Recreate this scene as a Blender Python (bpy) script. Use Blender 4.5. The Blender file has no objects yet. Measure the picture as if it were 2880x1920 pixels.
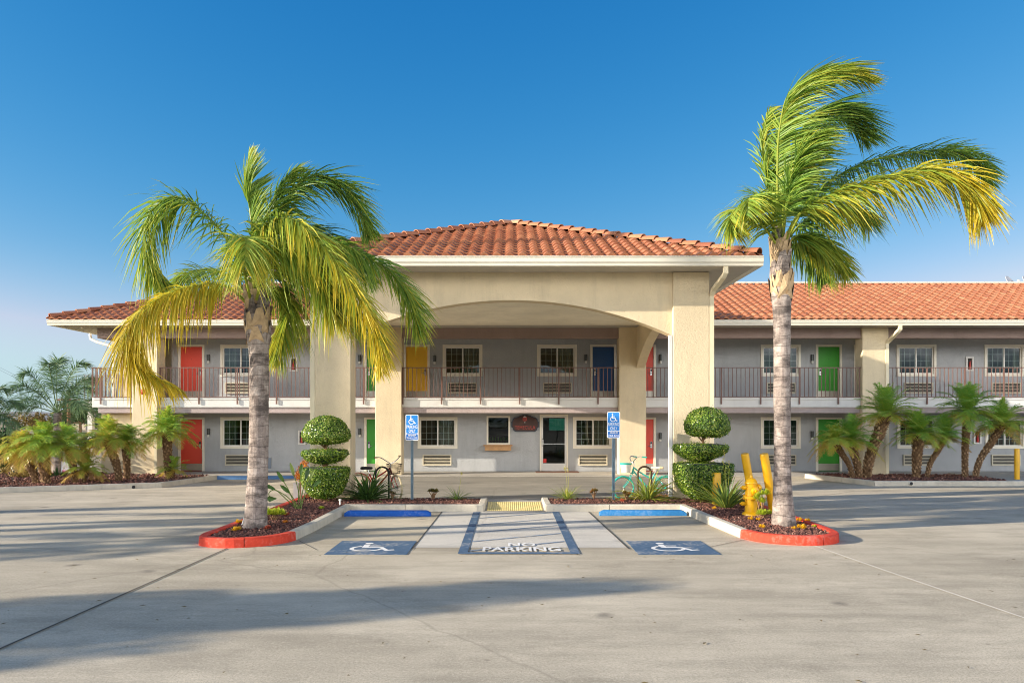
import bpy, bmesh, math, random
from mathutils import Vector, Matrix, noise
R = math.radians
PI = math.pi
scene = bpy.context.scene
COL = scene.collection
F, CX, CY, H = 1793.0, 1170.0, 955.0, 2.1      # focal length and principal point in picture pixels, eye height


def PX(x, Y):
    return (x - CX) * Y / F


def PZ(y, Y):
    return H - (y - CY) * Y / F


def P3(x, y, Y):
    return Vector((PX(x, Y), Y, PZ(y, Y)))


def G(x, y, z=0.0):
    Y = (H - z) * F / (y - CY)
    return Vector((PX(x, Y), Y, z))


def ss(t):
    t = max(0.0, min(1.0, t))
    return t * t * (3 - 2 * t)


def lin(h):
    h = h.lstrip('#')
    out = []
    for i in (0, 2, 4):
        c = int(h[i:i + 2], 16) / 255
        out.append(c / 12.92 if c <= .04045 else ((c + .055) / 1.055) ** 2.4)
    return (out[0], out[1], out[2], 1)


# ------------------------------------------------------------------ mesh builder
class MB:
    def __init__(self):
        self.v = []; self.f = []; self.m = []; self.h = []

    def add(self, vs, fs, m=0, hue=0.5):
        o = len(self.v)
        self.v.extend([tuple(p) for p in vs])
        for f in fs:
            self.f.append([i + o for i in f]); self.m.append(m); self.h.append(hue)

    def box(self, x0, x1, y0, y1, z0, z1, m=0, hue=.5):
        vs = [(x0, y0, z0), (x1, y0, z0), (x1, y1, z0), (x0, y1, z0), (x0, y0, z1), (x1, y0, z1), (x1, y1, z1), (x0, y1, z1)]
        self.add(vs, [(0, 3, 2, 1), (4, 5, 6, 7), (0, 1, 5, 4), (1, 2, 6, 5), (2, 3, 7, 6), (3, 0, 4, 7)], m, hue)

    def quad(self, a, b, c, d, m=0, hue=.5):
        self.add([a, b, c, d], [(0, 1, 2, 3)], m, hue)

    def tube(self, pts, rs, n=8, m=0, hue=.5, caps=True):
        pts = [Vector(p) for p in pts]
        if not hasattr(rs, '__len__'):
            rs = [rs] * len(pts)
        vs = []; fs = []
        prev = None
        for i, p in enumerate(pts):
            a = pts[max(0, i - 1)]; b = pts[min(len(pts) - 1, i + 1)]
            t = (b - a).normalized() if (b - a).length > 1e-9 else Vector((0, 0, 1))
            if prev is None:
                ref = Vector((1, 0, 0)) if abs(t.x) < .8 else Vector((0, 1, 0))
                u = t.cross(ref).normalized()
            else:
                u = (prev - t * prev.dot(t)).normalized()
            prev = u
            w = t.cross(u)
            for k in range(n):
                a2 = 2 * PI * k / n
                vs.append(p + (u * math.cos(a2) + w * math.sin(a2)) * rs[i])
        for i in range(len(pts) - 1):
            for k in range(n):
                k2 = (k + 1) % n
                fs.append((i * n + k, i * n + k2, (i + 1) * n + k2, (i + 1) * n + k))
        if caps:
            fs.append(tuple(reversed(range(n))))
            fs.append(tuple((len(pts) - 1) * n + k for k in range(n)))
        self.add(vs, fs, m, hue)

    def lathe(self, prof, c=(0, 0, 0), n=20, m=0, hue=.5, axis='Z'):
        vs = []; fs = []
        for r, z in prof:
            for k in range(n):
                a = 2 * PI * k / n
                if axis == 'Z':
                    vs.append((c[0] + r * math.cos(a), c[1] + r * math.sin(a), c[2] + z))
                elif axis == 'X':
                    vs.append((c[0] + z, c[1] + r * math.cos(a), c[2] + r * math.sin(a)))
                else:
                    vs.append((c[0] + r * math.sin(a), c[1] + z, c[2] + r * math.cos(a)))
        for i in range(len(prof) - 1):
            for k in range(n):
                k2 = (k + 1) % n
                fs.append((i * n + k, i * n + k2, (i + 1) * n + k2, (i + 1) * n + k))
        fs.append(tuple(reversed(range(n))))
        fs.append(tuple((len(prof) - 1) * n + k for k in range(n)))
        self.add(vs, fs, m, hue)

    def prism(self, poly, z0, z1, m=0, hue=.5):          # polygon in XY
        n = len(poly)
        vs = [(x, y, z0) for x, y in poly] + [(x, y, z1) for x, y in poly]
        fs = [tuple(reversed(range(n))), tuple(range(n, 2 * n))]
        fs += [(i, (i + 1) % n, n + (i + 1) % n, n + i) for i in range(n)]
        self.add(vs, fs, m, hue)

    def prism_y(self, poly, y0, y1, m=0, hue=.5):        # polygon in XZ
        n = len(poly)
        vs = [(x, y0, z) for x, z in poly] + [(x, y1, z) for x, z in poly]
        fs = [tuple(range(n)), tuple(reversed(range(n, 2 * n)))]
        fs += [((i + 1) % n, i, n + i, n + (i + 1) % n) for i in range(n)]
        self.add(vs, fs, m, hue)

    def sweep_x(self, prof, x0, x1, m=0):                # profile in YZ
        n = len(prof)
        vs = [(x0, y, z) for y, z in prof] + [(x1, y, z) for y, z in prof]
        fs = [tuple(range(n)), tuple(reversed(range(n, 2 * n)))]
        fs += [((i + 1) % n, i, n + i, n + (i + 1) % n) for i in range(n)]
        self.add(vs, fs, m)

    def strip(self, pts, w, z, m=0, closed=False):       # a flat mitred line in XY
        pts = [Vector(p[:2]) for p in pts]
        L = []; Rr = []
        n = len(pts)
        for i, p in enumerate(pts):
            a = pts[i - 1] if (i or closed) else None
            b = pts[(i + 1) % n] if (i < n - 1 or closed) else None
            d1 = (p - a).normalized() if a is not None else None
            d2 = (b - p).normalized() if b is not None else None
            d = ((d1 or d2) + (d2 or d1)).normalized()
            nn = Vector((-d.y, d.x))
            k = 1 / max(.35, nn.dot(Vector((-(d1 or d2).y, (d1 or d2).x))))
            L.append(p + nn * w / 2 * k); Rr.append(p - nn * w / 2 * k)
        vs = [(q.x, q.y, z) for q in L] + [(q.x, q.y, z) for q in Rr]
        fs = []
        for i in range(n if closed else n - 1):
            j = (i + 1) % n
            fs.append((n + i, n + j, j, i))
        self.add(vs, fs, m)

    def mesh(self, name, mats, org=(0, 0, 0), smooth=False):
        me = bpy.data.meshes.new(name)
        ox, oy, oz = org
        me.from_pydata([(x - ox, y - oy, z - oz) for x, y, z in self.v], [], self.f)
        if not isinstance(mats, (list, tuple)):
            mats = [mats]
        for mm in mats:
            me.materials.append(mm)
        me.polygons.foreach_set('material_index', self.m)
        at = me.attributes.new('hue', 'FLOAT', 'FACE')
        at.data.foreach_set('value', self.h)
        if smooth:
            me.polygons.foreach_set('use_smooth', [True] * len(self.f))
            if smooth != 'all':
                try:
                    me.set_sharp_from_angle(angle=R(40))
                except Exception:
                    pass
        me.update()
        return me

    def build(self, name, mats, parent=None, org=(0, 0, 0), smooth=False, bevel=0, loc=None):
        me = self.mesh(name, mats, org, smooth)
        o = bpy.data.objects.new(name, me)
        COL.objects.link(o)
        if parent is not None:
            o.parent = parent
        if loc is not None:
            o.location = loc
        if bevel:
            b = o.modifiers.new('bevel', 'BEVEL'); b.width = bevel; b.segments = 2; b.limit_method = 'ANGLE'; b.angle_limit = R(40)
        return o


def place(me, name, parent, loc, rz=0, scale=1):
    o = bpy.data.objects.new(name, me)
    COL.objects.link(o)
    o.parent = parent
    o.location = loc
    o.rotation_euler.z = rz
    if scale != 1:
        o.scale = (scale,) * 3
    return o


def tag(o, label, cat, group=None):
    o['label'] = label; o['category'] = cat
    if group:
        o['group'] = group
    return o


def thing(name, label, cat, loc=(0, 0, 0), rz=0, group=None):
    o = bpy.data.objects.new(name, None)
    COL.objects.link(o)
    o.location = loc; o.rotation_euler.z = rz
    o.empty_display_size = .2
    return tag(o, label, cat, group)


def struct(o, kind='structure'):
    o['kind'] = kind
    return o


def crom(pts, n):
    pts = [Vector(p) for p in pts]
    P = [pts[0] * 2 - pts[1]] + pts + [pts[-1] * 2 - pts[-2]]
    out = []
    segs = len(pts) - 1
    for i in range(n + 1):
        t = i / n * segs
        k = min(int(t), segs - 1); u = t - k
        a, b, c, d = P[k:k + 4]
        out.append(.5 * ((2 * b) + (c - a) * u + (2 * a - 5 * b + 4 * c - d) * u * u + (3 * b - a - 3 * c + d) * u ** 3))
    return out


def text_faces(body, bold=0.0):
    cu = bpy.data.curves.new('t', 'FONT')
    cu.body = body; cu.size = 1; cu.offset = bold; cu.resolution_u = 4
    ob = bpy.data.objects.new('t', cu)
    COL.objects.link(ob)
    dg = bpy.context.evaluated_depsgraph_get()
    me = bpy.data.meshes.new_from_object(ob.evaluated_get(dg))
    vs = [v.co.copy() for v in me.vertices]; fs = [list(p.vertices) for p in me.polygons]
    bpy.data.objects.remove(ob); bpy.data.curves.remove(cu); bpy.data.meshes.remove(me)
    x0 = min(v.x for v in vs); x1 = max(v.x for v in vs); y0 = min(v.y for v in vs); y1 = max(v.y for v in vs)
    return [((v.x - x0) / (x1 - x0), (v.y - y0) / (y1 - y0)) for v in vs], fs


def text_into(mb, body, fn, x0, x1, y0, y1, m=0, bold=0.0):
    vs, fs = text_faces(body, bold)
    mb.add([fn(x0 + u * (x1 - x0), y0 + w * (y1 - y0)) for u, w in vs], fs, m)


def arc(cx, cy, r, a0, a1, n):
    return [(cx + r * math.cos(R(a0 + (a1 - a0) * i / n)), cy + r * math.sin(R(a0 + (a1 - a0) * i / n))) for i in range(n + 1)]


def access_symbol(fn, mb, m=0):
    """wheelchair symbol in the unit square, each stroke as a thin sheet; fn(x, y, layer) gives the world point"""
    def st(pts, w, layer, closed=False):
        t = MB(); t.strip(pts, w, 0, 0, closed)
        mb.add([fn(x, y, layer) for x, y, z in t.v], t.f, m)
    st([(.36, .80), (.36, .56), (.37, .42)], .11, 0)
    st([(.40, .62), (.62, .62)], .075, 1)
    st([(.37, .44), (.66, .44), (.80, .12), (.93, .17)], .085, 2)
    st(arc(.42, .32, .27, 118, 345, 22), .075, 3)
    c = arc(.37, .92, .075, 0, 360, 14)[:-1]
    mb.add([fn(x, y, 4) for x, y in c], [tuple(range(len(c)))], m)


# ------------------------------------------------------------------ materials
class NT:
    def __init__(self, name):
        self.m = bpy.data.materials.new(name)
        self.m.use_nodes = True
        self.t = self.m.node_tree
        self.t.nodes.clear()
        self.out = self.n('ShaderNodeOutputMaterial')

    def n(self, typ, **kw):
        nd = self.t.nodes.new(typ)
        for k, v in kw.items():
            if k in nd.inputs:
                nd.inputs[k].default_value = v
            else:
                setattr(nd, k, v)
        return nd

    def l(self, a, b):
        self.t.links.new(a, b)

    def coord(self, scale=(1, 1, 1), world=False):
        if world:
            g = self.n('ShaderNodeNewGeometry').outputs['Position']
        else:
            g = self.n('ShaderNodeTexCoord').outputs['Object']
        mp = self.n('ShaderNodeMapping')
        mp.inputs['Scale'].default_value = scale
        self.l(g, mp.inputs[0])
        return mp.outputs[0]

    def noise(self, co, scale, detail=4, rough=.55):
        nd = self.n('ShaderNodeTexNoise')
        nd.inputs['Scale'].default_value = scale; nd.inputs['Detail'].default_value = detail; nd.inputs['Roughness'].default_value = rough
        self.l(co, nd.inputs['Vector'])
        return nd.outputs['Fac']

    def ramp(self, fac, stops):
        r = self.n('ShaderNodeValToRGB')
        e = r.color_ramp.elements
        while len(e) < len(stops):
            e.new(.5)
        for el, (p, c) in zip(e, stops):
            el.position = p
            el.color = c if hasattr(c, '__len__') else (c, c, c, 1)
        self.l(fac, r.inputs[0])
        return r.outputs[0]

    def mix(self, fac, a, b, mode='MIX'):
        nd = self.n('ShaderNodeMix', data_type='RGBA', blend_type=mode)
        for s, v in ((0, fac), (6, a), (7, b)):
            if isinstance(v, (float, int)):
                nd.inputs[s].default_value = v
            elif isinstance(v, tuple):
                nd.inputs[s].default_value = v
            else:
                self.l(v, nd.inputs[s])
        return nd.outputs[2]

    def bump(self, h, strength, dist=.02):
        b = self.n('ShaderNodeBump')
        b.inputs['Strength'].default_value = strength; b.inputs['Distance'].default_value = dist
        self.l(h, b.inputs['Height'])
        return b.outputs[0]

    def principled(self, col, rough=.6, normal=None, metallic=0, spec=.5):
        p = self.n('ShaderNodeBsdfPrincipled')
        if isinstance(col, tuple):
            p.inputs['Base Color'].default_value = col
        else:
            self.l(col, p.inputs['Base Color'])
        if isinstance(rough, (int, float)):
            p.inputs['Roughness'].default_value = rough
        else:
            self.l(rough, p.inputs['Roughness'])
        p.inputs['Metallic'].default_value = metallic
        p.inputs['Specular IOR Level'].default_value = spec
        if normal is not None:
            self.l(normal, p.inputs['Normal'])
        self.l(p.outputs[0], self.out.inputs[0])
        return p


def scale_col(c, k):
    return (min(1, c[0] * k), min(1, c[1] * k), min(1, c[2] * k), 1)


def paint(name, col, rough=.5, var=.12, vs=3.0, bump=.0, bs=60, metallic=0, spec=.5, dirt=None, world=False):
    t = NT(name)
    c = lin(col) if isinstance(col, str) else col
    co = t.coord(world=world)
    f = t.noise(co, vs, 5, .6)
    cc = t.ramp(f, [(.3, scale_col(c, 1 - var)), (.7, scale_col(c, 1 + var))])
    if dirt:
        f2 = t.noise(t.coord((1, 1, .35), world), vs * 2.2, 6, .7)
        fac = t.ramp(f2, [(.52, 0.0), (.72, dirt)])
        cc = t.mix(fac, cc, scale_col(c, .45))
    nrm = t.bump(t.noise(co, bs, 3, .6), bump, .01) if bump else None
    t.principled(cc, rough, nrm, metallic, spec)
    return t.m


def stucco(name, col, k=1.0, scale=22):
    t = NT(name)
    c = lin(col)
    co = t.coord(world=True)
    f = t.noise(co, .7, 6, .65)
    cc = t.ramp(f, [(.28, scale_col(c, .86)), (.72, scale_col(c, 1.07))])
    st = t.noise(t.coord((1.6, 1.6, .22), True), 2.2, 5, .7)
    cc = t.mix(t.ramp(st, [(.5, 0.0), (.75, .34)]), cc, scale_col(c, .6))
    h1 = t.noise(co, scale, 5, .65); h2 = t.noise(co, scale * 3.2, 2, .5)
    hh = t.mix(.35, h1, h2)
    t.principled(cc, .88, t.bump(hh, .6 * k, .03), spec=.25)
    return t.m


def leafmat(name, stops, trans=.3, rough=.45, spec=.4):
    t = NT(name)
    a = t.n('ShaderNodeAttribute', attribute_name='hue')
    cc = t.ramp(a.outputs['Fac'], [(p, lin(c)) for p, c in stops])
    p = t.principled(cc, rough, spec=spec)
    tr = t.n('ShaderNodeBsdfTranslucent')
    t.l(cc, tr.inputs[0])
    mx = t.n('ShaderNodeMixShader')
    mx.inputs[0].default_value = trans
    t.l(p.outputs[0], mx.inputs[1]); t.l(tr.outputs[0], mx.inputs[2])
    t.l(mx.outputs[0], t.out.inputs[0])
    return t.m


def glassmat(name, tint=(.5, .55, .55, 1), base=.10):
    t = NT(name)
    tr = t.n('ShaderNodeBsdfTransparent'); tr.inputs[0].default_value = tint
    gl = t.n('ShaderNodeBsdfGlossy'); gl.inputs['Roughness'].default_value = .01
    gl.inputs['Color'].default_value = (.9, .97, 1, 1)
    # slightly wavy float glass, so that reflections bend
    nz = t.noise(t.coord(world=True), 1.3, 1, .4)
    t.l(t.bump(nz, .12, .05), gl.inputs['Normal'])
    fr = t.n('ShaderNodeFresnel'); fr.inputs[0].default_value = 1.5
    ad = t.n('ShaderNodeMath', operation='ADD'); ad.inputs[1].default_value = base
    sc_ = t.n('ShaderNodeMath', operation='MULTIPLY'); sc_.inputs[1].default_value = .8
    t.l(fr.outputs[0], sc_.inputs[0]); t.l(sc_.outputs[0], ad.inputs[0])
    mx = t.n('ShaderNodeMixShader')
    t.l(ad.outputs[0], mx.inputs[0]); t.l(tr.outputs[0], mx.inputs[1]); t.l(gl.outputs[0], mx.inputs[2])
    t.l(mx.outputs[0], t.out.inputs[0])
    return t.m


M = {}
# concrete of the lot: stains, tyre streaks, speckle
def concrete(name, c1, c2, streak=True, k=1.0):
    t = NT(name)
    co = t.coord(world=True)
    a = t.noise(co, .16, 6, .62)
    cc = t.ramp(a, [(.3, lin(c1)), (.7, lin(c2))])
    b = t.noise(t.coord((.35, 1.4, 1), True), .9, 7, .68)
    cc = t.mix(t.ramp(b, [(.46, 0.0), (.66, .5 * k)]), cc, scale_col(lin(c1), .55))
    if streak:
        s = t.noise(t.coord((.12, 2.4, 1), True), 1.1, 5, .7)
        cc = t.mix(t.ramp(s, [(.5, 0.0), (.68, .26)]), cc, scale_col(lin(c1), .6))
        q1 = t.noise(co, .55, 8, .72)
        cc = t.mix(t.ramp(q1, [(.5, 0.0), (.62, .34)]), cc, scale_col(lin(c1), .62))
        w = t.noise(t.coord((.5, .9, 1), True), .5, 8, .75)
        cc = t.mix(t.ramp(w, [(.50, 0.0), (.66, .5)]), cc, scale_col(lin(c2), 1.25))
    sm = t.noise(co, 34, 4, .8)
    cc = t.mix(t.ramp(sm, [(.36, .38 * k), (.5, 0.0)]), cc, scale_col(lin(c1), .6))
    cc = t.mix(t.ramp(sm, [(.54, 0.0), (.66, .35 * k)]), cc, scale_col(lin(c2), 1.25))
    sp = t.noise(co, 75, 3, .7)
    cc = t.mix(t.ramp(sp, [(.35, .55 * k), (.5, 0.0)]), cc, scale_col(lin(c1), .45))
    sp2 = t.noise(co, 60, 3, .7)
    cc = t.mix(t.ramp(sp2, [(.6, 0.0), (.72, .35 * k)]), cc, scale_col(lin(c2), 1.3))
    # a few oil spots
    v = t.n('ShaderNodeTexVoronoi'); v.inputs['Scale'].default_value = .8
    nzv = t.n('ShaderNodeTexNoise'); nzv.inputs['Scale'].default_value = 3
    t.l(co, nzv.inputs['Vector'])
    vv = t.mix(.12, co, nzv.outputs['Color'])
    t.l(vv, v.inputs['Vector'])
    cc = t.mix(t.ramp(v.outputs['Distance'], [(.03, .5 * k), (.10, 0.0)]), cc, (.05, .045, .04, 1))
    v3 = t.n('ShaderNodeTexVoronoi'); v3.inputs['Scale'].default_value = 2.3
    t.l(vv, v3.inputs['Vector'])
    cc = t.mix(t.ramp(v3.outputs['Distance'], [(.03, .4 * k), (.07, 0.0)]), cc, scale_col(lin(c1), .35))
    # hairline cracks
    v2 = t.n('ShaderNodeTexVoronoi', feature='DISTANCE_TO_EDGE'); v2.inputs['Scale'].default_value = .16
    nz2 = t.n('ShaderNodeTexNoise'); nz2.inputs['Scale'].default_value = 1.6; nz2.inputs['Detail'].default_value = 6
    t.l(co, nz2.inputs['Vector'])
    t.l(t.mix(.18, co, nz2.outputs['Color']), v2.inputs['Vector'])
    cc = t.mix(t.ramp(v2.outputs['Distance'], [(.0005, .30 * k), (.0016, 0.0)]), cc, scale_col(lin(c1), .4))
    hh = t.noise(co, 130, 3, .7)
    t.principled(cc, .85, t.bump(hh, .35, .006), spec=.3)
    return t.m


M['lot'] = concrete('lot_concrete', 'aa9f8a', 'd3c7b0')
M['slab'] = concrete('slab_concrete', 'c2bcb0', 'dcd6ca', False, .8)
M['walk'] = concrete('walk_concrete', 'a8a39a', 'c4beb2', False, .7)
M['kerb'] = paint('kerb_concrete', 'c3bbaa', .85, .16, 2.2, .35, 50, dirt=.4, world=True)
M['kerb_blue'] = paint('kerb_blue', '48709c', .7, .2, 2.5, .15, 30, dirt=.4, world=True)
M['joint'] = paint('joint_dark', '4a463f', .9)
M['joint_light'] = paint('joint_light', 'd8d4c8', .8)
M['soil'] = paint('soil', '4a3a34', .95, .35, 9, .8, 30, world=True)


def rockmat():
    t = NT('lava_rock')
    a = t.n('ShaderNodeAttribute', attribute_name='hue')
    cc = t.ramp(a.outputs['Fac'], [(0, lin('3d2a26')), (.4, lin('66463e')), (.75, lin('8a6052')), (1, lin('b08d7c'))])
    t.principled(cc, .9, t.bump(t.noise(t.coord(world=True), 120, 3), .5, .01), spec=.2)
    return t.m


M['rock'] = rockmat()


def marking(name, col, worn=.35):
    t = NT(name)
    co = t.coord(world=True)
    a = t.noise(co, 14, 6, .75)
    b = t.noise(co, 1.6, 4, .6)
    f = t.mix(.5, a, b)
    c = lin(col)
    cc = t.ramp(f, [(.38, scale_col(c, .78)), (.58, scale_col(c, 1.1))])
    cc = t.mix(t.ramp(f, [(.525, 0.0), (.60, worn)]), cc, lin('b5aea2'))
    t.principled(cc, .75, t.bump(t.noise(co, 130, 3), .3, .006), spec=.3)
    return t.m


M['kerb_red'] = marking('kerb_red', 'd2452f', .22)
M['mark_blue'] = marking('paint_blue', '4c6680', .6)
M['mark_faint'] = marking('paint_faint_blue', '7e8ea0', .9)
M['mark_white'] = marking('paint_white', 'e4e4e2', .7)
M['tan'] = stucco('stucco_tan', 'e1cfad')
M['grey'] = stucco('stucco_grey', 'b3b5b6', .9, 26)
M['cream_ceiling'] = stucco('stucco_cream', 'f4ecd6', .3)
M['brown'] = stucco('stucco_brown', '9c8880', .7)
M['mauve'] = stucco('stucco_mauve', 'b5a6a2', .9)
M['soffit'] = paint('soffit_paint', 'b9b2a6', .7, .08, 2, world=True)
M['white'] = paint('trim_white', 'dad8d2', .5, .05, 2, dirt=.12, world=True)
M['gutter'] = paint('gutter_cream', 'e2dbc8', .4, .05, 1.5, dirt=.1, world=True)
M['spout'] = paint('spout_cream', 'e3d5b4', .45, .06, 2, dirt=.1, world=True)
M['trim'] = paint('window_trim', 'ece5d3', .5, .05, 3)
M['vinyl'] = paint('window_vinyl', 'eeeae0', .4, .04, 3)
M['rail'] = paint('rail_rust', '735348', .5, .15, 6, world=True)
M['glass'] = glassmat('window_glass', (.62, .72, .70, 1), .03)
M['glass_door'] = glassmat('door_glass', (.5, .55, .55, 1), 0.0)
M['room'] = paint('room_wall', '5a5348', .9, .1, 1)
M['curtain'] = paint('curtain_beige', '8d8672', .9, .12, 2)
M['curtain_dark'] = paint('curtain_green', '4b5a4c', .9, .12, 2)
M['ac'] = paint('ac_cream', 'cfc6ae', .5, .06, 4)
M['black'] = paint('black', '15161a', .5, .1)
M['chrome'] = paint('chrome', 'c8c8c6', .25, .05, metallic=1)
M['steel'] = paint('kick_steel', 'b4aea2', .35, .08, 5, metallic=.8)
M['door_red'] = paint('door_red', 'e04c38', .45, .05, 1.5)
M['door_yellow'] = paint('door_yellow', 'eebb2a', .45, .05, 1.5)
M['door_green'] = paint('door_green', '369622', .45, .05, 1.5)
M['door_blue'] = paint('door_blue', '1f4d80', .45, .05, 1.5)
M['lamp'] = paint('lamp_metal', '4d5150', .4, .1, metallic=.6)
M['lamp_glass'] = paint('lamp_glass', 'dcdcd4', .3, .03)


def tilemat():
    t = NT('clay_tile')
    a = t.n('ShaderNodeAttribute', attribute_name='hue')
    cc = t.ramp(a.outputs['Fac'], [(0, lin('8c5640')), (.35, lin('a4684a')), (.7, lin('b47a58')), (.93, lin('bc8662')), (1, lin('c29070'))])
    co = t.coord(world=True)
    cc = t.mix(t.ramp(t.noise(co, 6, 6, .7), [(.5, 0.0), (.75, .32)]), cc, lin('5e3c34'))
    t.principled(cc, .75, t.bump(t.noise(co, 40, 3), .2, .01), spec=.3)
    return t.m


M['tile'] = tilemat()
M['tile_back'] = paint('tile_underlay', '5a3a30', .9)
M['palm_leaf'] = leafmat('palm_leaf', [(0, '48692a'), (.3, '719538'), (.55, '9db044'), (.8, 'bcb236'), (1, 'd2b834')], .40, .46, .4)
M['far_palm_leaf'] = leafmat('far_palm_leaf', [(0, '486a4c'), (.5, '6e8c62'), (1, '98a468')], .3, .45, .5)
M['date_leaf'] = leafmat('date_leaf', [(0, '467a3a'), (.4, '7cb048'), (.7, 'a8c04a'), (.9, 'c8b84c'), (1, 'cca650')], .45, .36, .6)
M['hedge_leaf'] = leafmat('hedge_leaf', [(0, '2c4a14'), (.4, '5c8228'), (.75, '9cb040'), (1, 'd0cc80')], .25, .26, .7)
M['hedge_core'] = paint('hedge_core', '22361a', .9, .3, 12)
M['strap_leaf'] = leafmat('strap_leaf', [(0, '2f4e26'), (.4, '567838'), (.7, '98a446'), (1, 'd2c050')], .22, .38, .5)
M['lime_leaf'] = leafmat('lime_leaf', [(0, '6d8a1e'), (.6, 'a8b92c'), (1, 'd2d050')], .3, .5, .3)
M['orange_leaf'] = leafmat('orange_leaf', [(0, 'b0521c'), (.6, 'd8842c'), (1, 'e8a848')], .3, .5, .3)
M['red_leaf'] = leafmat('red_leaf', [(0, '8a3a2c'), (.6, 'b8563e'), (1, 'cf7a5e')], .2, .5, .3)
M['yellow_leaf'] = leafmat('yellow_leaf', [(0, 'c08a10'), (.6, 'e0b020'), (1, 'eccb4a')], .3, .5, .3)
M['dark_leaf'] = leafmat('tree_leaf', [(0, '1c3018'), (.5, '35502a'), (.85, '566a34'), (1, '86803c')], .2, .5, .3)
M['brown_leaf'] = leafmat('brown_leaf', [(0, '5a4e2e'), (.6, '84703c'), (1, 'a48c4a')], .25, .6, .2)
M['bronze_leaf'] = leafmat('bronze_leaf', [(0, '4a4a22'), (.6, '7a6a32'), (1, '9a5a36')], .15, .45, .4)
M['stem'] = paint('stem_bark', '8a6a4c', .9, .25, 14, .6, 60)


def trunkmat():
    t = NT('palm_bark')
    co = t.coord((1, 1, 1))
    a = t.noise(co, 5, 7, .7)
    cc = t.ramp(a, [(.3, lin('685c56')), (.5, lin('a0938a')), (.72, lin('c6bab0'))])
    st = t.noise(t.coord((9, 9, .9)), 3, 5, .7)
    cc = t.mix(t.ramp(st, [(.5, 0.0), (.7, .55)]), cc, lin('6c5c56'))
    bl = t.noise(t.coord((1.2, 1.2, 2.4)), 1.7, 6, .7)
    cc = t.mix(t.ramp(bl, [(.47, 0.0), (.60, .8)]), cc, lin('4a4340'))
    # ring scars
    w = t.n('ShaderNodeTexWave', wave_type='BANDS', bands_direction='Z', wave_profile='SAW')
    w.inputs['Scale'].default_value = 1.75; w.inputs['Distortion'].default_value = 3.6; w.inputs['Detail'].default_value = 3
    w.inputs['Detail Scale'].default_value = 1.2
    t.l(co, w.inputs['Vector'])
    ring = t.ramp(w.outputs['Fac'], [(.0, .8), (.10, 0.0)])
    cc = t.mix(ring, cc, lin('3c322e'))
    hh = t.mix(.5, w.outputs['Fac'], st)
    t.principled(cc, .88, t.bump(hh, .8, .04), spec=.2)
    return t.m


M['palm_bark'] = trunkmat()
M['boot'] = paint('palm_boot', 'b79c78', .8, .3, 8, .5, 30)
M['crownshaft'] = paint('crownshaft', '9c9a52', .5, .25, 6, .2, 20)
M['date_bark'] = leafmat('date_bark', [(0, '4a3626'), (.5, '8a6e50'), (1, 'c8a984')], .0, .85, .2)
# ================================================================== GROUND
def lot_z(x, y):
    return -.1 * ss((-x - 6.3) / 2.2) * ss((y - 19) / 6)


def terrain_z(x, y):
    return -.36 - 2.2 * ss((-x - 17.5) / 7) * ss((y - 24) / 8)


def grid(x0, x1, y0, y1, nx, ny, zf):
    m = MB()
    vs = [(x0 + (x1 - x0) * i / nx, y0 + (y1 - y0) * j / ny) for j in range(ny + 1) for i in range(nx + 1)]
    fs = [(j * (nx + 1) + i, j * (nx + 1) + i + 1, (j + 1) * (nx + 1) + i + 1, (j + 1) * (nx + 1) + i) for j in range(ny) for i in range(nx)]
    m.add([(x, y, zf(x, y)) for x, y in vs], fs)
    return m


M['earth'] = paint('dry_earth', '8a7a5c', .95, .25, .25, .4, 3, world=True)
g = MB()
xs = [-900, -300, -120, -60, -45, -38, -32, -28, -25, -22.5, -20, -18, -16, -8, 0, 10, 25, 45, 120, 300, 900]
ys = [-300, -80, -20, 0, 10, 18, 22, 24, 26, 28, 30, 32, 36, 45, 70, 120, 250, 500, 1200]
nx = len(xs)
g.add([(x, y, terrain_z(x, y)) for y in ys for x in xs],
      [(j * nx + i, j * nx + i + 1, (j + 1) * nx + i + 1, (j + 1) * nx + i) for j in range(len(ys) - 1) for i in range(nx - 1)])
struct(g.build('ground', M['earth']))
m = grid(-70, 70, -60, 24, 140, 84, lot_z)
m2 = grid(-17, 70, 24, 33, 87, 9, lot_z)
m.add(m2.v, m2.f)
struct(m.build('parking_lot', M['lot']))
M['drive'] = concrete('drive_concrete', '86827a', 'a09b90', True, .6)
m = grid(-4.3, 4.9, 19.0, 27.19, 6, 6, lambda x, y: .0022)
m2 = grid(-16.0, -4.3, 24.2, 27.0, 20, 6, lambda x, y: lot_z(x, y) + .0022)
struct(m.build('driveway', M['drive']))
# newer, paler slab of the two stalls and the access aisle
m = MB(); m.quad((-1.52, 12.46, .004), (1.88, 12.46, .004), (1.73, 17.14, .004), (-1.47, 17.14, .004))
struct(m.build('access_slab', M['slab']))
# joints
m = MB()
m.strip([(-4.62, 2), (-4.59, 7.0), (-4.47, 12.36)], .028, .008)
m.strip([(-1.475, 17.1), (-1.53, 12.3)], .022, .009)
m.strip([(1.735, 17.1), (1.89, 12.3)], .03, .009)
m.strip([(3.0, 12.3), (4.05, 13.3)], .015, .008)
m.strip([(-3.0, 12.2), (-3.55, 13.15)], .012, .008)
m.strip([(-14, 15.4), (-9.2, 19.2), (-6.2, 20.5)], .014, .006)
m.strip([(7.2, 19.6), (9.6, 21.8), (12, 22.6)], .012, .006)
a = [(-5.2 + .25 * i, 23.4 + 1.0 * math.sin(i / 36 * PI)) for i in range(40)]
m.strip(a, .022, .006)
m.strip([(-6.5, 27.03), (6, 27.03)], .02, .006)
m.strip([(-20, 4.6), (-4.6, 4.75)], .012, .006)
struct(m.build('expansion_joint', M['joint']))
m = MB()
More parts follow.
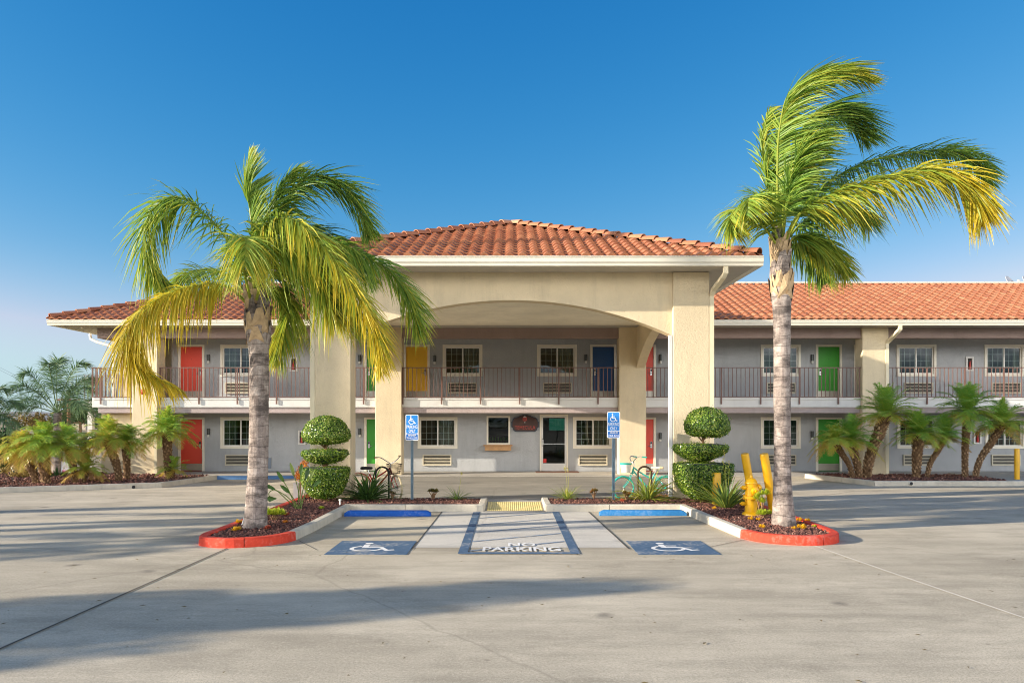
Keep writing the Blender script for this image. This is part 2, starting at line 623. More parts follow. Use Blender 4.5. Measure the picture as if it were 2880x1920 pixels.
m.strip([(4.93, 12.62), (5.1, 10.6), (5.36, 8.0), (5.6, 3)], .024, .008)
m.strip([(5.8, 20.8), (10.9, 17.9), (16, 15)], .02, .006)
m.strip([(-10.6, 22.6), (-7, 20.9), (-5.2, 19.0)], .02, .006)
struct(m.build('sealed_joint', M['joint_light']))

# painted markings
for (cx, name) in ((-2.18, 'left'), (2.58, 'right')):
    m = MB(); m.box(cx - .625, cx + .625, 11.82, 13.08, .005, .010)
    struct(m.build('parking_symbol_box', M['mark_blue']))
    m = MB()
    access_symbol(lambda x, y, k, cx=cx: (cx - .44 + x * .88, 12.06 + y * .82, .0125 + k * .0006), m)
    struct(m.build('accessible_symbol', M['mark_white']))
m = MB()
m.box(-.785, -.640, 11.86, 17.08, .009, .012)
m.box(.935, 1.075, 11.86, 17.08, .009, .012)
m.box(-.640, .935, 11.86, 12.0, .009, .012)
struct(m.build('aisle_stripe', M['mark_blue']))
m = MB()
for yr in (16.95, 15.95, 14.97, 13.95, 13.05):
    m.strip([(-.63, yr - .93), (.925, yr)], .075, .0095)
struct(m.build('aisle_hatching', M['mark_faint']))
m = MB()
fn = lambda x, y: (x, y, .0155)
text_into(m, 'NO', fn, -.02, .42, 12.53, 12.86, 0, .02)
text_into(m, 'PARKING', fn, -.42, .80, 12.07, 12.44, 0, .02)
struct(m.build('no_parking_lettering', M['mark_white']))


# ------------------------------------------------------------------ kerbs and beds
def kerb(path, h, w, zf, mats, matof, name='kerb', gaps=()):
    """path is the outer foot of the kerb; the bed lies to the left of its direction"""
    m = MB()
    pts = [Vector(p) for p in path]
    n = len(pts)
    offs = []
    for i, p in enumerate(pts):
        d1 = (p - pts[i - 1]).normalized() if i else None
        d2 = (pts[i + 1] - p).normalized() if i < n - 1 else None
        d = ((d1 or d2) + (d2 or d1)).normalized()
        nn = Vector((-d.y, d.x))
        k = 1 / max(.5, nn.dot(Vector((-(d1 or d2).y, (d1 or d2).x))))
        offs.append(nn * k)
    def ring(i):
        p, o = pts[i], offs[i]
        z = zf(p.x, p.y)
        top = max(z + h, z + h)
        q = lambda a, zz: (p.x + o.x * a, p.y + o.y * a, zz)
        return [q(0, z - .1), q(.012, top - .022), q(.03, top), q(w - .015, top), q(w, top - .015), q(w, z - .1)]
    for i in range(n - 1):
        a, b = ring(i), ring(i + 1)
        if i in gaps:
            d = (pts[i + 1] - pts[i]).normalized() * .012
            a = [(x + d.x, y + d.y, z) for x, y, z in a]
        mm = matof(i)
        for k in range(5):
            m.quad(a[k], b[k], b[k + 1], a[k + 1], mm)
        if i in gaps or i == 0:
            m.add(a, [tuple(range(6))], mm)
        if i == n - 2 or i + 1 in gaps:
            m.add(b, [tuple(reversed(range(6)))], mm)
    return struct(m.build(name, mats))


def in_poly(x, y, poly):
    c = False
    for i in range(len(poly)):
        x1, y1 = poly[i - 1]; x2, y2 = poly[i]
        if (y1 > y) != (y2 > y) and x < (x2 - x1) * (y - y1) / (y2 - y1) + x1:
            c = not c
    return c


def bed(poly, z, density, seed, size=(.013, .032), name='lava_rock_mulch'):
    rnd = random.Random(seed)
    xs = [p[0] for p in poly]; ys = [p[1] for p in poly]
    m = MB()
    m.prism(poly, z - .25, z)
    struct(m.build('planting_bed', M['soil']))
    m = MB()
    area = (max(xs) - min(xs)) * (max(ys) - min(ys))
    for _ in range(int(area * density)):
        x = rnd.uniform(min(xs), max(xs)); y = rnd.uniform(min(ys), max(ys))
        if not in_poly(x, y, poly):
            continue
        s = rnd.uniform(*size)
        a = rnd.uniform(0, 6.28)
        ca, sa = math.cos(a) * s, math.sin(a) * s
        zz = z + rnd.uniform(-.3, .55) * s + .012 * noise.noise((x * 2, y * 2, 0))
        e = lambda: rnd.uniform(.7, 1.25)
        k1, k2, k3, k4, t = e(), e(), e(), e(), e()
        vs = [(x + ca * k1, y + sa * k1, zz + s * rnd.uniform(-.3, .3)), (x - sa * k2, y + ca * k2, zz + s * rnd.uniform(-.3, .3)),
              (x - ca * k3, y - sa * k3, zz + s * rnd.uniform(-.3, .3)), (x + sa * k4, y - ca * k4, zz + s * rnd.uniform(-.3, .3)),
              (x + ca * .3 * e(), y + sa * .3 * e(), zz + s * .8 * t), (x - sa * .2, y, zz - s * .6)]
        m.add(vs, [(0, 1, 4), (1, 2, 4), (2, 3, 4), (3, 0, 4), (1, 0, 5), (2, 1, 5), (3, 2, 5), (0, 3, 5)], 0, max(0, min(1, rnd.gauss(.42, .24))))
    return struct(m.build(name, M['rock']), 'stuff')


KH = .15
left_front = [(-5.10, 19.7), (-5.10, 17.2), (-5.10, 14.6)] + [tuple(q[:2]) for q in crom([(-5.12, 13.5, 0), (-5.13, 12.95, 0), (-4.98, 12.60, 0), (-4.52, 12.40, 0), (-3.98, 12.58, 0), (-3.70, 12.92, 0), (-3.61, 13.22, 0)], 24)] + [
              (-3.54, 14.4), (-3.50, 17.17), (-2.3, 17.17), (-.72, 17.17), (-.58, 17.21), (-.53, 17.32), (-.52, 18.75)]
kerb(left_front, KH, .16, lot_z, [M['kerb'], M['kerb_red']], lambda i: 1 if i < 27 else 0, gaps=(17, 27, 30))
right_front = [(.76, 18.75), (.77, 17.32), (.82, 17.21), (.96, 17.17), (2.2, 17.17), (3.74, 17.17), (3.86, 15.0), (3.97, 13.45)] + [tuple(q[:2]) for q in crom([(3.97, 13.45, 0), (4.14, 13.02, 0), (4.45, 12.76, 0), (4.88, 12.64, 0), (5.30, 12.78, 0), (5.56, 13.14, 0), (5.62, 13.7, 0)], 24)][1:] + [(5.62, 15.5), (5.62, 19.7)]
kerb(right_front, KH, .16, lot_z, [M['kerb'], M['kerb_red']], lambda i: 1 if i >= 7 else 0, gaps=(4, 7, 21))
bed([(-4.96, 19.6), (-4.96, 13.5), (-4.97, 13.0), (-4.85, 12.75), (-4.5, 12.56), (-4.2, 12.6), (-3.95, 12.8), (-3.77, 13.25), (-3.67, 14.4), (-3.64, 17.31), (-.7, 17.31), (-.66, 18.7), (-3.4, 18.76), (-3.4, 19.6)], .115, 680, 1)
bed([(.92, 18.7), (.93, 17.31), (3.88, 17.31), (4.0, 15.0), (4.12, 13.45), (4.3, 13.1), (4.55, 12.9), (4.88, 12.8), (5.2, 12.9), (5.38, 13.1), (5.46, 13.4), (5.48, 19.6), (3.5, 19.6), (3.5, 18.76)], .115, 680, 2)

lk = [(-18.5, 18.9), (-14.2, 21.76), (-12.4, 22.9), (-10.68, 23.98), (-10.42, 25.5), (-10.12, 27.15)]
kerb(lk, .15, .16, lot_z, [M['kerb']], lambda i: 0, gaps=(3,))
bed([(-18.4, 19.2), (-14.2, 21.96), (-10.85, 24.08), (-10.3, 27.15), (-12.4, 27.5), (-14.9, 28.4), (-18.5, 28.4)], .035, 110, 3, (.025, .055))
rk = [(9.98, 26.4), (10.94, 23.4), (13.0, 23.4), (14.9, 23.4), (15.7, 23.5), (16.4, 23.85), (16.85, 24.5), (17.0, 25.3), (17.0, 27.1)]
kerb(rk, .15, .17, lot_z, [M['kerb']], lambda i: 0, gaps=(1,))
bed([(10.35, 25.9), (11.06, 23.56), (15.0, 23.56), (15.3, 24.0), (15.3, 26.2), (10.3, 26.7)], .125, 150, 4, (.022, .048))
m = MB(); m.prism([(14.95, 23.56), (15.65, 23.65), (16.3, 23.98), (16.7, 24.6), (16.84, 25.3), (16.84, 27.15), (15.25, 27.15), (15.25, 24.0)], -.1, .135)
struct(m.build('pavement', M['walk']))

# walkway along the building
m = MB()
m.box(-12.9, 25, 27.2, 29.38, -.3, .018)
struct(m.build('sidewalk', M['walk']))
m = MB()
m.box(-10.12, -6.4, 27.04, 27.2, -.3, .022)
struct(m.build('kerb', M['kerb_blue']))
m = MB(); m.strip([(-6.4, 27.22), (12.9, 27.22)], .03, .024); m.strip([(-12.9, 29.33), (24, 29.33)], .07, .024)
struct(m.build('walk_joint', M['joint']))
# ramp between the two front beds
m = MB()
yy = [17.15, 18.5, 19.05, 19.6]; zz = [.006, .068, .072, .004]
for i in range(3):
    m.quad((-.53, yy[i], zz[i]), (.77, yy[i], zz[i]), (.77, yy[i + 1], zz[i + 1]), (-.53, yy[i + 1], zz[i + 1]))
m.quad((-.53, 17.15, -.05), (-.53, 17.15, .006), (-.53, 18.5, .068), (-.53, 19.6, -.05)); m.quad((.77, 17.15, -.05), (.77, 19.6, -.05), (.77, 18.5, .068), (.77, 17.15, .006))
struct(m.build('ramp', M['walk']))
M['tactile'] = marking('tactile_yellow', 'dcc988', .25)
m = MB()
org = (.12, 17.2, .01)
m.quad((-.50, 17.2, .014), (.74, 17.2, .014), (.74, 18.46, .071), (-.50, 18.46, .071))
rn = 26
for i in range(rn):
    x = -.47 + 1.18 * i / (rn - 1)
    for j in range(14):
        y = 17.25 + 1.16 * j / 13
        z = .014 + (y - 17.2) / 1.26 * .057
        m.add([(x - .015, y - .03, z), (x + .015, y - .03, z), (x + .015, y + .03, z + .002), (x - .015, y + .03, z + .002), (x - .008, y - .018, z + .008), (x + .008, y - .018, z + .008), (x + .008, y + .018, z + .009), (x - .008, y + .018, z + .009)],
              [(0, 1, 5, 4), (1, 2, 6, 5), (2, 3, 7, 6), (3, 0, 4, 7), (4, 5, 6, 7)])
tag(m.build('tactile_mat', M['tactile'], org=org, loc=org), 'yellow ribbed tactile warning mat on the ramp between the two front beds', 'tactile mat')

# hills far off
m = MB()
M['hill'] = paint('hill_brush', '7d7a78', .95, .25, .02, world=True)
n = 90
vs = []
rows = [(420, 0.0), (520, .75), (640, 1.0), (800, .5)]
for (Y, k) in rows:
    for i in range(n + 1):
        x = -900 + 1800 * i / n
        hgt = 5 + 4.5 * noise.noise((x * .012, 1.3, 0)) + 3 * noise.noise((x * .04, 7.3, 0))
        vs.append((x * (Y / 520), Y, -4 + (max(1.5, hgt) + 4) * k))
fs = [(j * (n + 1) + i, j * (n + 1) + i + 1, (j + 1) * (n + 1) + i + 1, (j + 1) * (n + 1) + i) for j in range(3) for i in range(n)]
m.add(vs, fs)
struct(m.build('hills', M['hill'], smooth='all'))
# ================================================================== BUILDING
YW, PF, RY = 29.4, 27.68, 27.80
DECK = 2.75
B = thing('motel', 'two storey grey and tan motel with red tile roofs and an arched porch', 'motel', (0, 0, 0))


def wx(x):
    return PX(x, YW)


def wz(y):
    return PZ(y, YW)


holes = []          # (x0, x1, z0, z1)
items = []
WW, WH = 1.50, 1.19
for lvl in (0, 1):
    zb = wz(864) if lvl else wz(1029.8)
    wl = [(506.7, 0), (1747, 0)] + ([(1016.7, 1), (1233.7, 1), (2058.5, 2), (2260.7, 2)] if lvl else [(959.3, 1), (1316, 1), (2060.5, 1), (2262.5, 2)])
    for x, var in wl:
        X = wx(x)
        items.append(('window', X, zb, var))
        holes.append((X + .05, X + WW - .05, zb + .05, zb + WH - .05))
    zd = DECK if lvl else .02
    dl = [(410, 'red'), (837, 'green'), (1873.7, 'green'), (1446.5, 'red')]
    dl += [(927.5, 'yellow'), (1355.8, 'blue'), (1961.5, 'yellow')] if lvl else [(1961.5, 'red')]
    for x, c in dl:
        X = wx(x)
        items.append(('door', X, zd, c))
        holes.append((X + .04, X + .94, zd + .0, zd + 2.0))
# service window, lobby door
SX0, SX1, SZ0, SZ1 = wx(1117.7), wx(1171.7), wz(1020.7), wz(955)
holes.append((SX0 + .05, SX1 - .05, SZ0 + .05, SZ1 - .05))
LX0, LX1, LZ0, LZ1 = wx(1239.7), wx(1304.7), .02, wz(951)
holes.append((LX0 + .04, LX1 - .04, LZ0, LZ1 - .05))


def wall_grid(x0, x1, z0, z1, y, depth, hs):
    m = MB()
    xs = sorted({x0, x1} | {h[0] for h in hs} | {h[1] for h in hs})
    zs = sorted({z0, z1} | {max(z0, h[2]) for h in hs} | {h[3] for h in hs})
    for i in range(len(xs) - 1):
        for j in range(len(zs) - 1):
            cx, cz = (xs[i] + xs[i + 1]) / 2, (zs[j] + zs[j + 1]) / 2
            if any(h[0] < cx < h[1] and h[2] < cz < h[3] for h in hs):
                continue
            m.quad((xs[i], y, zs[j]), (xs[i + 1], y, zs[j]), (xs[i + 1], y, zs[j + 1]), (xs[i], y, zs[j + 1]))
    for h in hs:
        a, b, c, d = h
        m.quad((a, y, c), (a, y, d), (a, y + depth, d), (a, y + depth, c))
        m.quad((b, y, c), (b, y + depth, c), (b, y + depth, d), (b, y, d))
        m.quad((a, y, d), (b, y, d), (b, y + depth, d), (a, y + depth, d))
        m.quad((a, y, c), (a, y + depth, c), (b, y + depth, c), (b, y, c))
    return m


XL, XR, YB = -12.72, 24.5, 38.5
low = [h for h in holes if h[2] < 2.3]
up = [h for h in holes if h[2] >= 2.3]
m = wall_grid(XL, XR, -.3, 2.42, YW, .16, low)
m2 = wall_grid(XL, XR, 2.42, 5.26, YW, .16, up)
m.add(m2.v, m2.f)
m.quad((XL, YW, -.3), (XL, YW, 5.26), (XL, YB, 5.26), (XL, YB, -.3))
m.quad((XR, YW, -.3), (XR, YB, -.3), (XR, YB, 5.26), (XR, YW, 5.26))
m.quad((XL, YB, -.3), (XL, YB, 5.26), (XR, YB, 5.26), (XR, YB, -.3))
m.build('wall', M['grey'], B)
# rooms behind the glass: floors, ceilings and party walls
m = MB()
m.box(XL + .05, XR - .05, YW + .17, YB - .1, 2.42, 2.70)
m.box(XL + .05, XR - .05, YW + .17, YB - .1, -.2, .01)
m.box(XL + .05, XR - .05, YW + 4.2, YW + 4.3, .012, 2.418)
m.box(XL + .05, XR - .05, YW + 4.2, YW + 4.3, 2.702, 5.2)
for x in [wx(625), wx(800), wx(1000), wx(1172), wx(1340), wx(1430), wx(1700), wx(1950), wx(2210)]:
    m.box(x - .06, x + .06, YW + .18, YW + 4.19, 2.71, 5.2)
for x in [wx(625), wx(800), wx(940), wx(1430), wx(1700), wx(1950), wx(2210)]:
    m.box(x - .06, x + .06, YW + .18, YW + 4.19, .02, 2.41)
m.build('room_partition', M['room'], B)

# tan stair block at the far end
m = MB()
m.box(-14.80, -13.10, 28.32, 33.0, -.3, 2.40)
m.box(-14.34, -13.32, 28.75, 31.4, 2.752, 5.24)
m.build('stair_block', M['tan'], B)
m = MB()
m.box(-18.1, -14.85, 33.1, 34.6, 2.42, 2.76); m.box(-18.0, -17.8, 33.3, 33.5, -2.6, 2.41); m.box(-15.2, -15.0, 33.3, 33.5, -2.6, 2.41)
m.box(-14.8, XL - .02, 29.4, 35.0, 2.43, 2.745)
m.build('rear_landing', M['white'], B)

# ---- balcony
m = MB()
m.box(-14.80, XR, 27.92, YW - .002, 2.43, 2.742)
m.box(-14.72, XR, 28.10, YW - .002, 2.21, 2.24)
m.build('balcony_deck', M['mauve'], B)
m = MB()
m.box(-14.82, XR, 27.84, 27.92, 2.412, 2.748)
m.box(-14.84, XR, 27.818, 27.838, 2.67, 2.752)
m.box(-14.88, -14.82, 27.84, 33.1, 2.412, 2.752)
m.build('fascia_board', M['white'], B, bevel=.006)
m = MB()
m.box(-14.70, XR, 27.90, 28.08, 2.205, 2.408)
m.build('balcony_beam', M['mauve'], B, bevel=.01)
m = MB()
m.box(-14.70, -13.0, 27.84, 28.14, 4.87, 5.226)
m.box(-13.0, XR, 27.80, 28.14, 4.87, 5.226)
m.box(-14.70, -14.40, 28.15, 33.0, 4.87, 5.226)
m.build('roof_beam', M['brown'], B, bevel=.012)

# ---- pillars
pil = [(-13.38, -12.46, 27.68, 28.28, -.3, 5.226), (12.52, 13.45, 27.68, 28.28, -.3, 5.226),
       (-4.76, -3.82, 27.66, 28.26, -.3, 5.30), (3.89, 4.85, 27.66, 28.26, -.3, 5.30),
       (-4.69, -3.82, 18.80, 19.40, -.3, 5.568), (3.94, 4.82, 18.80, 19.40, -.3, 5.568),
       (24.0, 24.9, 27.68, 28.28, -.3, 5.226)]
for (a, b, c, d, e, f) in pil:
    org = ((a + b) / 2, (c + d) / 2, 0)
    t = MB(); t.box(a, b, c, d, e, f)
    t.build('pillar', M['tan'], B, org, loc=org, bevel=.022)

# ---- porte cochere: arched beams, ceiling, soffit
def arch_pts(x0, x1, zs, za, n=36):
    half = (x1 - x0) / 2; s = za - zs
    Rr = (half * half + s * s) / (2 * s)
    c = (x0 + x1) / 2
    return [(x0 + (x1 - x0) * i / n, za - Rr + math.sqrt(max(0, Rr * Rr - (x0 + (x1 - x0) * i / n - c) ** 2))) for i in range(n + 1)]


def arch_beam(x0, x1, zs, za, ztop, t0, t1, alongY=False):
    m = MB()
    pt = (lambda u, t, z: (t, u, z)) if alongY else (lambda u, t, z: (u, t, z))
    A = arch_pts(x0, x1, zs, za)
    for i in range(len(A) - 1):
        (u0, z0), (u1, z1) = A[i], A[i + 1]
        m.quad(pt(u0, t0, z0), pt(u1, t0, z1), pt(u1, t0, ztop), pt(u0, t0, ztop))
        m.quad(pt(u0, t1, z0), pt(u0, t1, ztop), pt(u1, t1, ztop), pt(u1, t1, z1))
        m.quad(pt(u0, t0, z0), pt(u0, t1, z0), pt(u1, t1, z1), pt(u1, t0, z1))
    return m


arch_beam(-3.82, 3.94, 4.05, 4.90, 5.568, 18.90, 19.28).build('front_arch', M['tan'], B, smooth=True)
arch_beam(19.40, 27.66, 3.80, 4.86, 5.568, 4.50, 4.80, True).build('side_arch', M['tan'], B, smooth=True)
arch_beam(19.40, 27.66, 3.80, 4.86, 5.568, -4.68, -4.38, True).build('side_arch', M['tan'], B, smooth=True)
m = MB(); m.box(-4.377, 4.497, 19.285, 27.79, 5.235, 5.30)
m.build('porch_ceiling', M['cream_ceiling'], B)
m = MB()
m.box(-5.60, 5.71, 18.2, 30.2, 5.572, 5.60)
m.build('porch_soffit', M['soffit'], B)
m = MB()
m.box(-15.82, XR + .8, 27.1, YW + .3, 5.232, 5.26); m.box(-15.82, XL, YW + .3, 38.5, 5.232, 5.26)
m.build('wing_soffit', M['soffit'], B)

# ---- roofs
SL = .37


def tile_plane(o, U, V, width, length, clips, pitch=.295, course=.40, seed=0):
    """clay S tiles laid on the plane o + u*U + v*V; clips are (point, normal) planes, what lies on the normal's side is cut away"""
    rnd = random.Random(seed)
    o, U, V = Vector(o), Vector(U).normalized(), Vector(V).normalized()
    N = U.cross(V).normalized()
    prof = [(0, .0), (.11, .034), (.23, .058), (.35, .064), (.47, .056), (.59, .032), (.70, .0), (.85, -.008)]
    nt = int(math.ceil(width / pitch)); nc = int(math.ceil(length / course))
    bm = bmesh.new(); lay = bm.faces.layers.float.new('hue')
    for j in range(nc):
        rows = []
        v0, v1 = j * course - .02, (j + 1) * course + .02
        jit = [rnd.uniform(-.008, .008) for _ in range(nt + 1)]
        hv = [max(0, min(1, rnd.gauss(.5, .14))) for _ in range(nt + 1)]
        for (v, lift, e) in ((v0, .012, 0), (v0, .048, 0), (v1, .002, 1)):
            row = []
            for i in range(nt):
                for (s, h) in prof:
                    p = o + U * ((i + s) * pitch) + V * (v + jit[i] * (1 - e)) + N * (h * (1 if lift > .02 or e else .55) + lift)
                    row.append(bm.verts.new(p))
            rows.append(row)
        for a, b in ((0, 1), (1, 2)):
            for k in range(len(rows[0]) - 1):
                f = bm.faces.new((rows[a][k], rows[a][k + 1], rows[b][k + 1], rows[b][k]))
                f[lay] = hv[k // len(prof)]
                f.smooth = True
    for co, no in clips:
        gm = bm.verts[:] + bm.edges[:] + bm.faces[:]
        bmesh.ops.bisect_plane(bm, geom=gm, plane_co=co, plane_no=no, clear_outer=True)
    me = bpy.data.meshes.new('roof_tiles')
    bm.to_mesh(me); bm.free()
    me.materials.append(M['tile'])
    try:
        me.set_sharp_from_angle(angle=R(50))
    except Exception:
        pass
    return me


def roof(name, planes, base):
    r = base.build(name, M['tile_back'], B)
    for me in planes:
        q = bpy.data.objects.new('roof_tiles', me); COL.objects.link(q); q.parent = r
    return r


def caps(parent, p0, p1, name='ridge_cap', r=.125, L=.42, seed=5):
    rnd = random.Random(seed)
    p0, p1 = Vector(p0), Vector(p1)
    d = (p1 - p0); n = max(1, int(d.length / L)); t = d.normalized()
    side = t.cross(Vector((0, 0, 1))).normalized(); up = side.cross(t)
    m = MB()
    for i in range(n):
        a = p0 + d * (i / n); b = p0 + d * ((i + 1.12) / n)
        vs = []
        for (q, rr, lf) in ((a, r * 1.08, .035), (a, r * .9, .03), (b, r * .88, .0)):
            for k in range(9):
                an = PI * k / 8
                vs.append(q + side * math.cos(an) * rr + up * (math.sin(an) * rr * .95 + lf))
        fs = [(9 + k, k, k + 1, 10 + k) for k in range(8)] + [(k + 18, k, k + 1, k + 19) for k in range(8)]
        fs = [(k, k + 18, k + 19, k + 1) for k in range(8)] + [(9 + k, k, k + 1, 10 + k) for k in range(8)]
        m.add(vs, fs, 0, max(0, min(1, rnd.gauss(.55, .22))))
    return m.build(name, M['tile'], parent, smooth=True)


# porch hip roof
PXL, PXR, PY0, PZ0 = -5.70, 5.80, 18.14, 5.80
half = (PXR - PXL) / 2
ap = Vector(((PXL + PXR) / 2, PY0 + half, PZ0 + SL * half))
YE = 33.5
base = MB()
c0, c1 = Vector((PXL, PY0, PZ0)), Vector((PXR, PY0, PZ0))
e0, e1, ar = Vector((PXL, YE, PZ0)), Vector((PXR, YE, PZ0)), Vector((ap.x, YE, ap.z))
base.add([c0, c1, ap, e0, e1, ar], [(0, 1, 2), (3, 0, 2, 5), (1, 4, 5, 2), (4, 3, 5)])
sl = math.sqrt(1 + SL * SL)
hipL = (c0, Vector((-1, 1, 0))); hipR = (c1, Vector((1, 1, 0)))
pl = [tile_plane(c0 + Vector((0, -.06, -.022)), (1, 0, 0), (0, 1, SL), 2 * half, half * sl, [hipL, hipR], seed=1),
      tile_plane(e0 + Vector((-.05, 0, -.02)), (0, -1, 0), (1, 0, SL), YE - PY0, half * sl, [(c0, Vector((1, -1, 0)))], seed=2),
      tile_plane(c1 + Vector((.05, 0, -.02)), (0, 1, 0), (-1, 0, SL), YE - PY0, half * sl, [(c1, Vector((-1, -1, 0)))], seed=3)]
rp = roof('porch_roof', pl, base)
up3 = Vector((0, 0, .05))
caps(rp, c0 + up3, ap + up3); caps(rp, c1 + up3, ap + up3); caps(rp, ar + up3, ap + up3)

# wing roof
WXL, WY0, WZ0, D = -15.92, 27.06, 5.45, 5.95
ridY, ridZ = WY0 + D, WZ0 + SL * D
c0 = Vector((WXL, WY0, WZ0)); apx = Vector((WXL + D, ridY, ridZ)); rr = Vector((XR + .9, ridY, ridZ)); c1 = Vector((XR + .9, WY0, WZ0))
b0 = Vector((WXL, ridY + D, WZ0)); b1 = Vector((XR + .9, ridY + D, WZ0))
base = MB()
base.add([c0, c1, rr, apx, b0, b1], [(0, 1, 2, 3), (4, 0, 3), (5, 4, 3, 2), (1, 5, 2)])
pl = [tile_plane(c0 + Vector((0, -.06, -.022)), (1, 0, 0), (0, 1, SL), XR + .9 - WXL, D * sl, [(c0, Vector((-1, 1, 0)))], seed=4),
      tile_plane(b0 + Vector((-.06, 0, -.022)), (0, -1, 0), (1, 0, SL), 2 * D, D * sl, [(c0, Vector((1, -1, 0))), (b0, Vector((1, 1, 0)))], seed=5)]
rw = roof('wing_roof', pl, base)
caps(rw, c0 + up3, apx + up3); caps(rw, b0 + up3, apx + up3)
m = MB(); m.box(apx.x, rr.x, ridY - .10, ridY + .12, ridZ + .05, ridZ + .10)
m.build('ridge_flashing', M['gutter'], rw)

# ---- gutters and downspouts
gp = lambda y, z0, z1: [(y, z1), (y - .02, z1 - .012), (y - .012, z1 - .03), (y, z1 - .05), (y + .005, z0 + .09), (y + .03, z0 + .05), (y + .035, z0), (y + .16, z0), (y + .16, z1 - .02)]
m = MB()
m.sweep_x(gp(26.95, 5.235, 5.425), -15.98, XR + .9)
m.build('gutter', M['gutter'], B)
m = MB(); m.box(-15.98, -15.85, 27.12, 38.9, 5.235, 5.425)
m.build('gutter', M['gutter'], B)
m = MB(); m.sweep_x(gp(18.04, 5.575, 5.80), -5.78, 5.88)
m.build('gutter', M['gutter'], B)
for sx in (-5.78, 5.72):
    m = MB(); m.box(sx, sx + .16, 18.21, 28.6, 5.575, 5.80)
    m.build('gutter', M['gutter'], B)


def spout(pts, w=.10, d=.075, mat='spout'):
    m = MB()
    pts = [Vector(p) for p in pts]
    prev = None
    for i, p in enumerate(pts):
        a = pts[max(0, i - 1)]; b = pts[min(len(pts) - 1, i + 1)]
        t = (b - a).normalized()
        sx = Vector((1, 0, 0)); sx = (sx - t * sx.dot(t)).normalized(); sy = t.cross(sx)
        ring = [p + sx * (w / 2) * i1 + sy * (d / 2) * j1 for i1, j1 in ((-1, -1), (1, -1), (1, 1), (-1, 1))]
        if prev:
            m.add(prev + ring, [(0, 1, 5, 4), (1, 2, 6, 5), (2, 3, 7, 6), (3, 0, 4, 7)])
        prev = ring
    z = pts[-1]
    return m.build('downspout', M[mat], B)


def x_at(px, Y):
    return PX(px, Y)


xr = 4.82 + .055
spout([(5.02, 18.13, 5.58), (5.02, 18.13, 5.42), (4.99, 18.2, 5.34), (xr + .02, 18.72, 5.12), (xr, 18.84, 4.98), (xr, 18.84, .1)], .11, .08)
xl = -4.69 - .055
spout([(-5.0, 18.13, 5.58), (-5.0, 18.13, 5.42), (-4.97, 18.2, 5.34), (xl - .02, 18.72, 5.12), (xl, 18.84, 4.98), (xl, 18.84, .1)], .11, .08)
xi = 3.94 - .05
spout([(xi, 18.86, 4.05), (xi, 18.86, .1)], .08, .10, 'white')
X1 = PX(2040, 27.6); X2 = PX(2068, 27.0)
spout([(X2, 27.02, 5.24), (X2, 27.02, 5.1), (X2 - .05, 27.08, 5.02), (X1 + .05, 27.62, 4.76), (X1, 27.70, 4.66), (X1, 27.70, .03)], .12, .09)
spout([(-12.52, 27.64, 5.2), (-12.52, 27.64, .03)], .10, .075)
m = MB(); m.tube([P3(207, 768, 30), P3(208, 778, 29.8), P3(222, 785, 29.3), P3(250, 793, 28.8), P3(262, 800, 28.72), P3(262, 945, 28.72)], .05, 10)
m.build('downspout', M['gutter'], B, smooth=True)

# ---- railings
RT, RB = 3.835, 2.79
post_px = [231, 300, 367.5, 456.7, 545, 635, 724.6, 835, 925, 1014.3, 1103.7, 1193.7, 1283.7, 1373.7, 1480, 1567, 1657, 1747.3, 1836.3, 1925.7, 2040, 2129.7, 2216, 2306, 2395, 2485]
posts = [PX(p, RY) for p in post_px]


def railing(p0, p1, posts_at):
    p0, p1 = Vector(p0), Vector(p1)
    d = p1 - p0; L = d.length; t = d.normalized()
    m = MB()
    nb = max(2, int(round(L / .152)))
    al = abs(t.x) > .5
    def bar(a, b, w, z0, z1):
        if al:
            m.box(min(a.x, b.x) - w / 2, max(a.x, b.x) + w / 2, a.y - w / 2, a.y + w / 2, z0, z1)
        else:
            m.box(a.x - w / 2, a.x + w / 2, min(a.y, b.y) - w / 2, max(a.y, b.y) + w / 2, z0, z1)
    bar(p0, p1, .038, RT - .03, RT)
    bar(p0, p1, .026, RB - .022, RB)
    for i in range(nb + 1):
        q = p0 + d * (i / nb)
        bar(q, q, .021, RB, RT - .03)
    r = m.build('railing', M['rail'], B)
    for q in posts_at:
        pm = MB()
        if al:
            pm.box(q - .024, q + .024, RY - .012, RY + .012 + .008, 2.52, RT - .001)
        else:
            pm.box(p0.x - .02, p0.x + .02, q - .02, q + .02, 2.60, RT - .001)
        pm.build('post', M['rail'], r)
    return r


for a, b in ((-14.86, -13.30), (-12.52, -4.70), (-3.90, 3.95), (4.78, 12.62), (13.35, XR)):
    railing((a, RY, 0), (b, RY, 0), [p for p in posts if a < p < b])
railing((-14.88, 27.9, 0), (-14.88, 33.0, 0), [29.4, 31.0, 32.6])
railing((-18.05, 33.15, 0), (-14.95, 33.15, 0), [])

# ---- windows
def frame_ring(m, x0, x1, z0, z1, w, y0, y1, mi=0):
    m.box(x0, x1, y0, y1, z1 - w, z1, mi); m.box(x0, x1, y0, y1, z0, z0 + w, mi)
    m.box(x0, x0 + w, y0, y1, z0 + w, z1 - w, mi); m.box(x1 - w, x1, y0, y1, z0 + w, z1 - w, mi)


